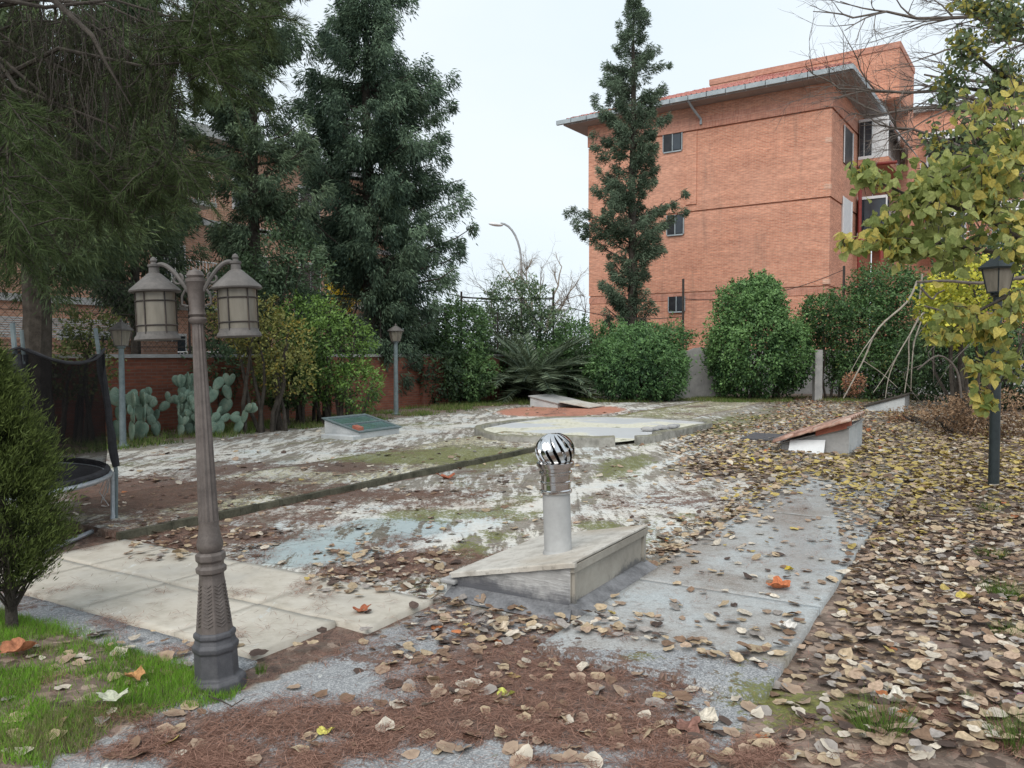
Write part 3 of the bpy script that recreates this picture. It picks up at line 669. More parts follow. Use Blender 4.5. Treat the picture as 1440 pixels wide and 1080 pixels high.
# tiled roof : two visible pitches with real pan-tile relief
RB=5.9; rise=2.2
def roof_pitch(along0,along1,depth,fn,name):
    us=np.arange(along0,along1+.001,.05); vs=np.linspace(0,1,int(depth/.09))
    U,V=np.meshgrid(us,vs,indexing='ij')
    co=[]
    for i in range(U.shape[0]):
        for j_ in range(U.shape[1]):
            co.append(fn(U[i,j_],V[i,j_]))
    idx=np.arange(U.size).reshape(U.shape); f=np.stack([idx[:-1,:-1],idx[1:,:-1],idx[1:,1:],idx[:-1,1:]],-1).reshape(-1,4)
    co=np.array(co)-np.array(tuple(bb.location)); me=np_mesh(name,co,f); me.materials.append(M['tile']); o=bpy.data.objects.new(name,me); COL.objects.link(o); o.parent=bb
def rf1(u,v):
    lo=-OV; k=v; a0=-OV+k*RB; a1=aL-k*RB*.9; a=min(max(u,a0),a1)
    z=zs+.2+rise*k+.06*math.cos(u*2*PI/.25)+.05*((k*RB/.36)%1)*-1
    return tuple(Bp(a,-OV+k*RB,z))
def rf2(u,v):
    k=v; b=max(u,-OV+k*RB); z=zs+.2+rise*k+.06*math.cos(u*2*PI/.25)-.05*((k*RB/.36)%1)
    return tuple(Bp(-OV+k*RB,b,z))
roof_pitch(-OV,aL,RB,rf1,'roof'); roof_pitch(-OV,10.4,RB,rf2,'roof')
mb=MB()
mb.tube([Bp(-OV+k*RB,-OV+k*RB,zs+.2+rise*k) for k in np.linspace(0,1,9)],.11,8); local(mb,bb).build('ridge_tiles',M['tile'],bb)
# downpipe strut under the gutter
mb=MB(); aa=solve_a(965,-OV); mb.tube([Bp(aa,-OV-.05,zs-.05),Bp(aa-.1,-OV+.3,zs-.35),Bp(aa-.3,-.15,zs-.75),Bp(aa-.3,-.15,zs-1.0)],.06,6); local(mb,bb).build('downpipe',M['gutter'],bb)
# stair tower behind
b0=6.0;kk=-1.74
def solve_b(px,a=0):
    k=(px-720)/F; q=corner+ad*a; return (q.x-k*q.y)/(k*bd.y-bd.x)
tz=P(1256,58,Bp(kk,b0,0).y).z
aT=solve_a(995,b0)
bb_('stair_tower',M['brick'],bb,(kk,aT,b0,b0+4.4,zs+.5,tz-.3),(kk,-.1,b0+2.9,b0+4.4,-.2,zs+.5))
bb_('parapet',M['bricksol'],bb,(kk-.04,aT+.04,b0-.04,b0+4.44,tz-.298,tz))
# enclosed balcony bay (top) and the glazed bay below
def bay(zb,ztp,col_,nm):
    s=bb_('balcony',M['brick'],bb,(-1.5,-.12,5.0,8.8,zb-.35,zb-.02))
    bb_('enclosure',M[col_],s,(-1.4,-.15,5.1,8.7,zb,ztp))
    for bx_ in ((-.72,-.42,5.05,5.095,zb+.15,ztp-.12),(-.36,-.18,5.05,5.095,zb+.15,ztp-.12),(-1.46,-1.405,5.5,6.4,zb+.9,ztp-.15),(-1.46,-1.405,6.6,7.6,zb+.9,ztp-.15)): bb_('pane',M['glass'],s,bx_)
    bb_('frame',M['white'],s,(-1.47,-1.405,5.0,5.06,zb,ztp+.02),(-1.44,-.13,5.03,5.06,ztp-.11,ztp+.02),(-1.44,-.13,5.03,5.06,zb,zb+.14))
    mb=MB()
    for q in np.arange(5.1,8.8,.3): mb.tube([Bp(-1.62,q,zb-.05),Bp(-1.62,q,zb+.9)],.018,4)
    mb.tube([Bp(-1.62,5.0,zb+.9),Bp(-1.62,8.8,zb+.9)],.025,5); local(mb,bb).build('railing',M['iron'],s)
qy=Bp(-.8,5,0).y
bay(P(1220,222,qy).z,P(1220,166,qy).z,'white','a')
bay(P(1220,330,qy).z,P(1220,276,qy).z,'glass','b')
mb=MB(); mb.tube([Bp(-.3,4.75,z1),Bp(-.3,4.75,zs-2.8)],.09,8); mb.tube([Bp(-.3,4.75,zs-2.8),Bp(-1.9,4.75,zs-2.85)],.08,8); mb.tube([Bp(-1.3,4.7,0),Bp(-1.3,4.7,z2-1.2)],.09,8); local(mb,bb).build('drainpipe',M['redpaint'],bb)
# awning over the bay
mb=MB(); mb.hexa([Bp(-1.5,5.0,zs-.9),Bp(-2.3,5.0,zs-2.0),Bp(-2.3,8.8,zs-2.0),Bp(-1.5,8.8,zs-.9)],[Bp(-1.5,5.0,zs-.86),Bp(-2.3,5.0,zs-1.96),Bp(-2.3,8.8,zs-1.96),Bp(-1.5,8.8,zs-.86)]); local(mb,bb).build('awning',M['gutter'],bb)
# wing further right: its own building
wb=thing('apartment_wing','further orange brick wing with balconies right of the stair tower','building',Bp(-7,16,0))
mb=MB(); zw=P(1310,142,Bp(-6,16,0).y).z
a_w0=solve_a(1276,15.5); bbx(mb,-16,a_w0,15.5,26,-.2,zw); local(mb,wb).build('wall',M['brick'],wb)
mb=MB(); bbx(mb,-16.2,a_w0+.2,15.2,26,zw+.002,zw+.25); local(mb,wb).build('roof',M['cement'],wb)
for fl,(ya,yb) in enumerate(((195,262),(300,360))):
    yy=Bp(a_w0-.5,15.5,0).y; zb=P(1290,yb,yy).z; ztp=P(1290,ya,yy).z
    for q in range(4):
        a1=a_w0-.6-q*3.4
        mb=MB(); bbx(mb,a1-2.6,a1,14.3,15.49,zb,zb+.2); bl=local(mb,wb).build('balcony',M['cementwhite'],wb)
        mb=MB(); 
        for r_ in np.linspace(a1-2.55,a1-.05,14): mb.tube([Bp(r_,14.33,zb+.2),Bp(r_,14.33,zb+1.05)],.018,4)
        mb.tube([Bp(a1-2.6,14.33,zb+1.05),Bp(a1,14.33,zb+1.05)],.03,5); local(mb,wb).build('railing',M['white'],bl)
        mb=MB(); bbx(mb,a1-2.3,a1-.2,15.42,15.495,zb+.2,ztp); wn=local(mb,wb).build('window',M['white'],wb)
        mb=MB(); bbx(mb,a1-2.2,a1-1.3,15.39,15.418,zb+.3,ztp-.1); bbx(mb,a1-1.2,a1-.3,15.39,15.418,zb+.3,ztp-.1); local(mb,wb).build('pane',M['glass'],wn)
        mb=MB(); mb.hexa([Bp(a1-2.5,15.3,ztp+.2),Bp(a1-2.5,14.2,ztp-.5),Bp(a1-.1,14.2,ztp-.5),Bp(a1-.1,15.3,ztp+.2)][::-1],[Bp(a1-2.5,15.3,ztp+.24),Bp(a1-2.5,14.2,ztp-.46),Bp(a1-.1,14.2,ztp-.46),Bp(a1-.1,15.3,ztp+.24)][::-1]); local(mb,wb).build('awning',M['white'],wb)
# distant pale building between trees (far behind)
# ================================================================ ROOF HATCHES
def hatch(nm,label,t0,t1,s0,s1,zt0,zt1,front,side,lidmat,lidname='lid',over=.03,thick=.03,cat='roof hatch'):
    o=thing(nm,label,cat,D((t0+t1)/2,(s0+s1)/2),-TH)
    hw=(t1-t0)/2; hs=(s1-s0)/2
    def L_(t,s,z): return (t-(t0+t1)/2,s-(s0+s1)/2,z)
    # four walls as prism faces split: front/back = 'front' material, ends = side
    mb=MB(); mb.hexa([L_(t0,s0,-.06),L_(t1,s0,-.06),L_(t1,s1,-.06),L_(t0,s1,-.06)],[L_(t0,s0,zt0),L_(t1,s0,zt1),L_(t1,s1,zt1),L_(t0,s1,zt0)])
    w_=mb.build('wall',front,o,bevel=.008); 
    if side:
        w_.data.materials.append(side)
        for p in w_.data.polygons:
            if abs(p.normal.x)>.7: p.material_index=1
    g_=(zt1-zt0)/(t1-t0)
    def zz(t): return zt0+g_*(t-t0)
    a,b,c,d=t0-over,t1+over,s0-over,s1+over
    mb=MB(); mb.hexa([L_(a,c,zz(a)+.003),L_(b,c,zz(b)+.003),L_(b,d,zz(b)+.003),L_(a,d,zz(a)+.003)],[L_(a,c,zz(a)+thick),L_(b,c,zz(b)+thick),L_(b,d,zz(b)+thick),L_(a,d,zz(a)+thick)])
    mb.build(lidname,lidmat,o,bevel=.006)
    return o,L_,zz
vh,L_,zz=hatch('vent_hatch','grey rendered hatch with sloping pale lid under the turbine vent pipe',-3.05,-2.17,4.36,5.6,.115,.30,M['hatchfront'],M['hatchside'],M['lid'],over=.02,thick=.022)
# side panel frame, lip and broken edge pieces
mb=MB(); x=.44
mb.box(x,x+.02,-.60,-.57,-.0,.27); mb.box(x,x+.02,.56,.60,0,.28); mb.box(x,x+.025,-.62,.62,.255,.30); mb.build('side_frame',M['hatchside'],vh)
mb=MB(); mb.box(-.52,-.40,-.66,-.50,.06,.09); mb.box(-.49,-.42,-.63,-.53,-.02,.06); mb.build('corner_block',M['cement'],vh,bevel=.01)
mb=MB()
for k in range(14):
    xx=-.44+k*.066; x2=xx+.0655; y0=-.645-.006*math.sin(k*2.3); y1=-.645-.006*math.sin((k+1)*2.3); h0,h1=zz(xx-2.61),zz(x2-2.61); mb.hexa([(xx,y0,h0-.012),(x2,y1,h1-.012),(x2,-.62,h1-.012),(xx,-.62,h0-.012)],[(xx,y0,h0+.015),(x2,y1,h1+.015),(x2,-.62,h1+.015),(xx,-.62,h0+.015)])
mb.build('mortar_edge',M['lid'],vh)
mb=MB(); mb.hexa([(.44,-.66,0),(.62,-.62,-.01),(.62,.62,-.01),(.44,.62,0)],[(.44,-.64,.06),(.45,-.64,.06),(.45,.62,.06),(.44,.62,.06)]); mb.hexa([(-.44,-.76,-.01),(.50,-.76,-.01),(.46,-.62,0),(-.44,-.62,0)],[(-.44,-.63,.05),(.45,-.63,.05),(.45,-.62,.05),(-.44,-.62,.05)])
mb.build('mortar_fillet',M['darkcement'],vh)
# turbine ventilator
pv=G(785,776,.255); tv,ts_=inv(pv.x,pv.y); zl=zz(tv)+.02
tvn=thing('turbine_vent','grey pipe topped by a shiny steel turbine ventilator on the near hatch','roof vent',(pv.x,pv.y,zl)); tvn.rotation_euler=(0,-.035,0)
MB().lathe([(.105,-.03),(.105,0),(.097,.012),(.0935,.02),(.0935,.42)],40).build('pipe',M['pipe'],tvn,smooth=True)
MB().lathe([(.105,.405),(.108,.41),(.108,.425),(.100,.432),(.100,.47),(.106,.475),(.106,.485),(.100,.49),(.100,.53),(.112,.537),(.112,.55),(.104,.556),(.104,.575),(.118,.58),(.118,.592)],48).build('collar',M['chrome'],tvn,smooth=True)
hd=MB()
nv_=15; zc=.69; R=.135
for k in range(nv_):
    vs=[];fs=[]
    m_=12
    for i in range(m_+1):
        ph=.32+ (PI-.32-.75)*i/m_
        r1=R*math.sin(ph)*1.0; z=zc+.118*math.cos(ph)*1.05
        a=2*PI*k/nv_+ (i/m_)*.95
        vs.append((r1*math.cos(a),r1*math.sin(a),z))
        a2=a+2*PI/nv_*1.15; r2=r1*.74
        am=a+2*PI/nv_*.55; rm=r1*1.0
        vs.append((rm*math.cos(am),rm*math.sin(am),z)); vs.append((r2*math.cos(a2),r2*math.sin(a2),z))
    for i in range(m_):
        for q in (0,1): fs.append((i*3+q,(i+1)*3+q,(i+1)*3+q+1,i*3+q+1))
    hd.add(vs,fs)
hd.build('turbine_vanes',M['chrome'],tvn,smooth=60)
MB().lathe([(.0,.775),(.03,.80),(.055,.797),(.05,.78)],32,caps=False).build('top_cap',M['chrome'],tvn,smooth=True)
MB().lathe([(.128,.592),(.128,.612),(.115,.62)],40).build('turbine_ring',M['chrome'],tvn,smooth=True)
MB().lathe([(.04,.60),(.07,.69),(.04,.77)],16).build('turbine_core',M['dark'],tvn,smooth=True)
# skylight hatch far left with glass lid
sk,L2,zz2=hatch('skylight_hatch','low whitewashed skylight box with greenish glass lid, left side of the paving','skylight' and -11.1,-10.1,11.5,13.1,.31,.1,M['cementwhite'],None,M['skyglass'],'glass_lid',over=.02,thick=.02,cat='skylight') if False else hatch('skylight_hatch','low whitewashed skylight box with greenish glass lid, left side of the paving',-11.1,-10.2,11.5,12.7,.31,.10,M['cementwhite'],None,M['skyglass'],'glass_lid',.02,.02,'skylight')
mb=MB()
def slope_bar(mb,L_,zz,t0,t1,s0,s1,h0,h1):
    mb.hexa([L_(t0,s0,zz(t0)+h0),L_(t1,s0,zz(t1)+h0),L_(t1,s1,zz(t1)+h0),L_(t0,s1,zz(t0)+h0)],[L_(t0,s0,zz(t0)+h1),L_(t1,s0,zz(t1)+h1),L_(t1,s1,zz(t1)+h1),L_(t0,s1,zz(t0)+h1)])
for a in ((-11.14,-11.06,11.46,12.74),(-10.24,-10.16,11.46,12.74),(-11.06,-10.24,11.46,11.53),(-11.06,-10.24,12.67,12.74),(-10.67,-10.63,11.53,12.67)): slope_bar(mb,L2,zz2,*a,.022,.04)
mb.build('frame',M['lampgreen'],sk)
mb=MB(); mb.box(-.3,.5,-.85,-.62,-.05,.06); mb.build('plinth',M['cementwhite'],sk,bevel=.01)
mb=MB(); slope_bar(mb,L2,zz2,-10.38,-10.22,11.5,11.64,.04,.10); mb.build('brick_weight',M['rust'],sk)
# far hatch on the orange patch
fh,L3,zz3=hatch('concrete_hatch','small pale concrete hatch with sloping lid on the orange patch',-12.0,-11.05,21.3,22.8,.28,.10,M['cementwhite'],None,M['cement'],'lid',.04,.04)
bd_=thing('wooden_board','weathered board leaning beside the hatch on the orange patch','board',D(-10.75,21.9))
mb=MB(); mb.hexa([D(-11.0,21.3,.15),D(-10.0,21.3,.01),D(-10.0,22.4,.01),D(-11.0,22.4,.15)],[D(-11.0,21.3,.18),D(-10.0,21.3,.04),D(-10.0,22.4,.04),D(-11.0,22.4,.18)]); local(mb,bd_).build('plank',M['lid'],bd_)
# tile covered hatch
th_,L4,zz4=hatch('tiled_hatch','grey hatch covered with old roof tiles, amid fallen leaves',-2.9,-1.85,13.7,15.3,.1,.42,M['cement'],M['cementwhite'],M['cement'],'lid',.03,.03)
mb=MB()
for k in range(8):
    s0=13.6+k*.22
    for q in range(4):
        t0=-3.0+q*.29
        pts=[Vector(L4(t0+u*.33,s0,zz4(t0+u*.33)+.05+.02*u+q*.012+random.uniform(0,.012))) for u in (0,.5,1)]
        # half-round tile
        vs=[];fs=[];m_=6
        for p in pts:
            for i in range(m_+1):
                a=PI*i/m_; vs.append(p+Vector((0,-.1*math.cos(a)*1.0+.0,.05*math.sin(a))))
        for r_ in range(2):
            for i in range(m_): fs.append((r_*(m_+1)+i,r_*(m_+1)+i+1,(r_+1)*(m_+1)+i+1,(r_+1)*(m_+1)+i))
        mb.add(vs,fs)
mt=NT('old_pale_roof_tile'); f=mt.noise(mt.coord(),6,5); M['oldtile']=mt.done(mt.bsdf(mt.ramp(f,[(.3,(.20,.10,.075,1)),(.5,(.42,.25,.19,1)),(.7,(.58,.48,.41,1))]),.9))
ob=mb.build('roof_tiles',M['oldtile'],th_,smooth=True); sm_=ob.modifiers.new('s','SOLIDIFY'); sm_.thickness=.014
mb=MB(); slope_bar(mb,L4,zz4,-2.35,-1.88,13.64,13.68,.0,.13); slope_bar(mb,L4,zz4,-2.35,-1.82,13.69,13.75,.02,.13); mb.build('red_panel',M['rust'],th_)
lb=thing('white_board','white rectangular board leaning on the front of the tiled hatch','board',D(-2.55,13.6))
mb=MB(); mb.hexa([D(-2.75,13.50,-.01),D(-2.2,13.50,-.01),D(-2.2,13.52,-.01),D(-2.75,13.52,-.01)],[D(-2.75,13.65,.18),D(-2.2,13.65,.21),D(-2.2,13.67,.21),D(-2.75,13.67,.18)]); local(mb,lb).build('panel',M['white'],lb)
db=thing('dark_sheet','flat dark sheet lying left of the tiled hatch','sheet',D(-3.4,15.4))
mb=MB(); mb.hexa([D(-3.9,14.9,.01),D(-3.0,14.8,.02),D(-2.95,15.9,.03),D(-3.9,16.0,.02)],[D(-3.9,14.9,.035),D(-3.0,14.8,.045),D(-2.95,15.9,.055),D(-3.9,16.0,.045)]); local(mb,db).build('panel',M['lampbase'],db)
rh,L5,zz5=hatch('far_hatch','whitish hatch with dark sloping lid in the leaves at the far right',-2.9,-1.9,24.6,26.2,.1,.42,M['cementwhite'],M['cement'],M['bark'],'lid',.05,.05)
for lx,(px_,py_) in enumerate(((1228,560),)):
    q=G(px_,py_); sl=thing('concrete_slab','thin pale slab lying in leaves left of the far right hatch','slab',q); MB().box(-.75,.75,-.35,.35,-.03,.06).build('slab',M['cementwhite'],sl,bevel=.01)
# ================================================================ BASIN
bs=thing('ornamental_basin','shallow dry oval basin with low mossy concrete kerb in the middle of the paving','basin',G(835,605))
pts=[(667,611),(690,623),(740,627),(865,627.5),(940,617),(1000,602),(996,597),(950,593),(870,589),(780,590),(715,597),(674,605)]
W_=[G(*p) for p in pts]
def cr(ptsv,n=4):
    out=[];m_=len(ptsv)
    for i in range(m_):
        p0,p1,p2,p3=ptsv[i-1],ptsv[i],ptsv[(i+1)%m_],ptsv[(i+2)%m_]
        for k in range(n):
            t=k/n; lin_=p1.lerp(p2,t)
            c_=.5*((2*p1)+(-p0+p2)*t+(2*p0-5*p1+4*p2-p3)*t*t+(-p0+3*p1-3*p2+p3)*t**3)
            out.append(lin_.lerp(c_,.6))
    return out
ring=cr(W_,4); cen=sum(ring,Vector())/len(ring); m_=len(ring)
inn=[p+(cen-p).normalized()*.14 for p in ring]
def kerb(i0,i1,drop=0,rot=0):
    mb=MB();vs=[];fs=[]
    idx=list(range(i0,i1+1))
    for i in idx:
        o_=ring[i%m_]; n_=inn[i%m_]; h=float(np.interp(o_.y,[13.8,20],[.175,.07]))+.008*math.sin(i*2.1)
        vs+= [o_+Vector((0,0,-.05)),o_+Vector((0,0,h-.02)),o_.lerp(n_,.12)+Vector((0,0,h)),n_.lerp(o_,.12)+Vector((0,0,h)),n_+Vector((0,0,h-.02)),n_+Vector((0,0,-.05))]
    k=6
    for j_ in range(len(idx)-1):
        for q in range(5): fs.append((j_*k+q,(j_+1)*k+q,(j_+1)*k+q+1,j_*k+q+1)[::-1])
    fs.append(tuple(range(6))); fs.append(tuple(range((len(idx)-1)*k+5,(len(idx)-1)*k-1,-1)))
    mb.add(vs,fs); return mb
kn=NT('mossy_kerb_concrete'); v=kn.coord(); f=kn.noise(v,6,6,.7); c=kn.ramp(f,[(.3,(.16,.155,.135,1)),(.5,(.30,.29,.26,1)),(.68,(.42,.41,.38,1))]); ge=kn.n('ShaderNodeNewGeometry'); sx=kn.n('ShaderNodeSeparateXYZ'); kn.l(ge.outputs['Normal'],sx.inputs[0])
f2=kn.noise(v,2.3,4); c=kn.mix(kn.math('MULTIPLY',kn.step(kn.math('ADD',sx.outputs[2],kn.math('MULTIPLY',f2,.9)),.7,1.3),.6),c,(.13,.12,.045,1)); M['kerb']=kn.done(kn.bsdf(c,.9,0,f,.5,.02))
local(kerb(15,m_+12),bs).build('kerb',M['kerb'],bs,smooth=30)
kb=kerb(13,15); kb.v=[v+Vector((.12,.05,-.03)) for v in kb.v]; local(kb,bs).build('kerb',M['kerb'],bs,smooth=30)
fl=MB(); n_=len(inn); vs=[cen+Vector((0,0,.07))]+[p+Vector((0,0,.05)) for p in inn]; fl.add(vs,[(0,1+i,1+(i+1)%n_) for i in range(n_)])
fm=NT('basin_floor'); v=fm.coord(); f=fm.noise(v,1.0,5,.6); f2=fm.noise(v,14,5,.7); c=fm.ramp(f2,[(.3,(.40,.38,.27,1)),(.5,(.60,.58,.47,1)),(.7,(.7,.68,.6,1))]); pdl=fm.step(fm.noise(fm.mapping(v,(.55,.8,1)),.7,2),.46,.52)
gr=fm.step(fm.noise(v,3.2,6,.7),.58,.64); c=fm.mix(fm.math('MULTIPLY',gr,.7),c,(.13,.13,.05,1)); c=fm.mix(pdl,c,(.55,.56,.57,1)); M['basin']=fm.done(fm.bsdf(c,fm.math('SUBTRACT',.85,fm.math('MULTIPLY',pdl,.45)),0,None,spec=.5))
local(fl,bs).build('floor',M['basin'],bs)
mb=MB()
for k in range(9):
    q=G(915+k*5+random.uniform(-3,3),612-k*.7); mb.sphere(q+Vector((0,.2,.1)),random.uniform(.05,.12),7,5,(1.3,1,.5))
local(mb,bs).build('rubble',M['cement'],bs)
# ================================================================ FRONT DOUBLE LANTERN LAMP
q=G(306,962); dl=thing('double_lantern_lamp','brown two-armed garden lamp post with cylindrical lanterns, closest on the left','street lamp',q)
dl.rotation_euler=(0,math.radians(-2.3),0)
dl.scale=(1,1,1)
K=.0035
MB().lathe([(.135,-.03),(.135,.03),(.125,.045),(.105,.05),(.102,.06),(.100,.17),(.108,.18),(.110,.20),(.098,.215),(.092,.235),(.100,.245),(.098,.262),(.088,.27)],8,rot=PI/8).build('base_foot',M['lampbase'],dl,bevel=.004)
MB().lathe([(.086,.262),(.058,.53),(.058,.545),(.070,.552),(.072,.575),(.060,.585),(.060,.60),(.070,.612),(.070,.64),(.058,.65)],8,rot=PI/8).build('base_shaft',M['bronze'],dl,bevel=.003)
# raised herringbone panels
mb=MB()
for k in range(8):
    a=PI/8*2*k+PI/4*0+PI/8*2/2*0
    a=2*PI*k/8
    for i in range(12):
        z=.30+i*.017; r_=np.interp(z,[.262,.53],[.086,.058])*math.cos(PI/8)+.001
        u=Vector((math.cos(a),math.sin(a),0)); s2=Vector((-math.sin(a),math.cos(a),0)); w2=r_*.28
        mb.tube([u*r_-s2*w2+Vector((0,0,z+.012)),u*(r_+.002)+Vector((0,0,z)),u*r_+s2*w2+Vector((0,0,z+.012))],.0025,4)
mb.build('relief',M['bronze'],dl)
def fluted(mb,r0,r1,z0,z1,nfl=12,dep=.12,rows=10):
    seg=nfl*4; prof=[]
    vs=[];fs=[]
    for i in range(rows+1):
        k=i/rows; r_=r0+(r1-r0)*k; z=z0+(z1-z0)*k
        for j_ in range(seg):
            a=2*PI*j_/seg; rr=r_*(1-dep*(.5+.5*math.cos(a*nfl))); vs.append((rr*math.cos(a),rr*math.sin(a),z))
    for i in range(rows):
        for j_ in range(seg): j2=(j_+1)%seg; fs.append((i*seg+j_,i*seg+j2,(i+1)*seg+j2,(i+1)*seg+j_))
    mb.add(vs,fs)
mb=MB(); mb.lathe([(.046,.648),(.058,.665),(.062,.69),(.054,.72),(.046,.78),(.048,.80)],24); fluted(mb,.047,.027,.80,1.755)
mb.lathe([(.03,1.745),(.042,1.76),(.042,1.77),(.03,1.78)],20)
mb.build('column',M['bronze'],dl,smooth=True)
mb=MB(); mb.lathe([(.028,1.775),(.04,1.79),(.034,1.81),(.042,1.94),(.046,1.945),(.046,1.96),(.036,1.963),(.042,1.975),(.032,1.995),(.012,2.003),(.010,2.01)],16); mb.build('column_head',M['bronze'],dl,smooth=35)
for sgn in (-1,1):
    mb=MB(); pts=[]
    for i in range(17):
        k=i/16; a=PI*(1-k)*.95
        pts.append(Vector((sgn*(.035+.165*k),0,1.90+.135*math.sin(min(1,k*1.25)*PI/2)+(.0 if k<.8 else -.02*((k-.8)/.2)))))
    mb.tube(pts,[.011]*17,8)
    # scroll
    sc_=[Vector((sgn*(.085+(.03-.022*i/14)*math.cos(i*.5+2)),0,1.96+(.03-.022*i/14)*math.sin(i*.5+2))) for i in range(15)]
    mb.tube(sc_,.006,6); mb.tube([Vector((sgn*.04,0,1.83)),Vector((sgn*.07,0,1.84)),Vector((sgn*.068,0,1.88)),Vector((sgn*.05,0,1.91))],.006,6)
    mb.build('arm',M['lampgrey'],dl,smooth=True)
    X=sgn*.197; zb=1.675
    X=sgn*.195
    c=(X,0,zb)
    body=MB().lathe([(.086,.035),(.086,.232)],28,c,caps=False).build('lantern_glass',M['lampglass'],dl,smooth=True)
    mb=MB(); mb.lathe([(.10,0),(.104,.004),(.100,.018),(.092,.026),(.089,.04),(.06,.041),(.05,.0)],28,c); mb.build('lantern_base',M['lampgrey'],dl,smooth=35)
    mb=MB(); mb.lathe([(.088,.225),(.114,.228),(.117,.235),(.110,.245),(.032,.315),(.024,.32),(.022,.345),(.027,.35),(.027,.36),(.014,.363),(.012,.37),(.016,.378),(.012,.39),(.002,.397)],28,c); mb.build('lantern_roof',M['lampgrey'],dl,smooth=35)
    mb=MB()
    for zz_ in (.07,.185): mb.tube([Vector(c)+Vector((.089*math.cos(a),.089*math.sin(a),zz_)) for a in np.linspace(0,2*PI,29)[:-1]],.0035,5,closed=True)
    for k in range(6):
        a=2*PI*k/6+.35; mb.tube([Vector(c)+Vector((.089*math.cos(a),.089*math.sin(a),.03)),Vector(c)+Vector((.089*math.cos(a),.089*math.sin(a),.232))],.0035,5)
    mb.build('lantern_cage',M['iron'],dl)
# single-head lamps
def single_lamp(label,px,py,Y,top,mat,rpost,wd,group='single lantern posts round the garden'):
    base=G(px,py); base.z=0; Y=base.y
    o=thing('garden_lamp_post',label,'street lamp',base,group=group)
    Z=P(px,top,Y).z; lh=wd*1.12
    zb=Z-lh
    MB().lathe([(rpost*1.9,-.03),(rpost*1.9,.02),(rpost*1.15,.05),(rpost*1.05,.08),(rpost,.1),(rpost*.8,zb-.05),(rpost*1.3,zb-.03),(rpost*1.3,zb)],14).build('post',mat,o,smooth=35)
    r_=wd/2
    MB().lathe([(r_*.58,zb+.01),(r_*.86,zb+lh*.55)],6).build('glass',M['lampglass'],o)
    mb=MB(); mb.lathe([(r_*.62,zb),(r_*.62,zb+.012),(r_*.5,zb+.015)],6)
    for k in range(6):
        a=2*PI*k/6; mb.tube([Vector((r_*.56*math.cos(a),r_*.56*math.sin(a),zb+.01)),Vector((r_*.87*math.cos(a),r_*.87*math.sin(a),zb+lh*.56))],.008,5)
    mb.build('frame',M['lampgrey'] if mat is not M['lampblack'] else mat,o)
    MB().lathe([(r_*1.02,zb+lh*.55),(r_*1.08,zb+lh*.59),(r_*.6,zb+lh*.75),(r_*.22,zb+lh*.86),(r_*.10,zb+lh*.89),(r_*.13,zb+lh*.93),(r_*.04,zb+lh)],6).build('lamp_roof',M['lampgrey'] if mat is not M['lampblack'] else mat,o)
    return o
single_lamp('grey garden lamp post beside the cacti, behind the black net',173,628,0,448,M['lampgreen'],.055,.42)
single_lamp('grey garden lamp post under the big cypress, behind the skylight box',557,583,0,455,M['lampgreen'],.065,.42)
single_lamp('tall dark lamp post standing in yellow leaves at the right edge',1397,690,0,352,M['lampblack'],.06,.44)
# street light behind
q=P(733,480,52); o=thing('street_light','tall curved street light standing in the gap between cypress and brick building','street light',(q.x,q.y,0))
zt_=P(733,372,52).z; za=P(733,314,52).z
pp=[(0,0,-.1),(0,0,zt_*.5),(0,0,zt_)]+[( -1.35*(1-math.cos(a)) ,0,zt_+(za-zt_)*math.sin(a)) for a in np.linspace(.2,PI/2,8)]
mb=MB(); mb.tube(pp,[.13,.11,.09]+[.07]*8,8); mb.build('pole',M['polemetal'],o,smooth=True)
mb=MB(); mb.sphere((-1.65,0,za-.08),.42,14,8,(1.15,.5,.28),Matrix.Rotation(.12,3,'Y')); mb.build('lamp_head',M['white'],o,smooth=True)
# ================================================================ TRAMPOLINE
cx,cy=-4.9,6.75; R=1.32
tr=thing('trampoline','round trampoline with black safety net and foam-covered poles at the left','trampoline',(cx,cy,0))
zf=.5
mb=MB(); mb.tube([Vector((R*math.cos(a),R*math.sin(a),zf)) for a in np.linspace(0,2*PI,41)[:-1]],.024,8,closed=True); mb.build('frame_ring',M['galv'],tr,smooth=True)
MB().lathe([(R-.03,zf+.0),(R-.03,zf+.004)],40).build('jumping_mat',M['foam'],tr)
mb=MB(); mb.tube([Vector(((R-.02)*math.cos(a),(R-.02)*math.sin(a),zf+.04)) for a in np.linspace(0,2*PI,41)[:-1]],.026,8,closed=True); mb.build('edge_pad',M['foam'],tr,smooth=True)
for k in range(6):
    a=math.radians(30+60*k); u=Vector((math.cos(a),math.sin(a),0)); lean=u*.0
    mb=MB(); mb.tube([u*(R+.04)+Vector((0,0,.03)),u*(R+.05)+Vector((0,0,zf)),u*(R-.10)+Vector((0,0,1.84))],.019,8); mb.build('pole',M['lampgreen'],tr,smooth=True)
    mb=MB(); 
    pts=[u*(R+.045-.11*q/12)+Vector((random.uniform(-.006,.006),random.uniform(-.006,.006),zf+.05+1.05*q/12)) for q in range(13)]
    mb.tube(pts,[.034+random.uniform(-.006,.006) for _ in pts],8); mb.build('foam_sleeve',M['foam'],tr,smooth=True)
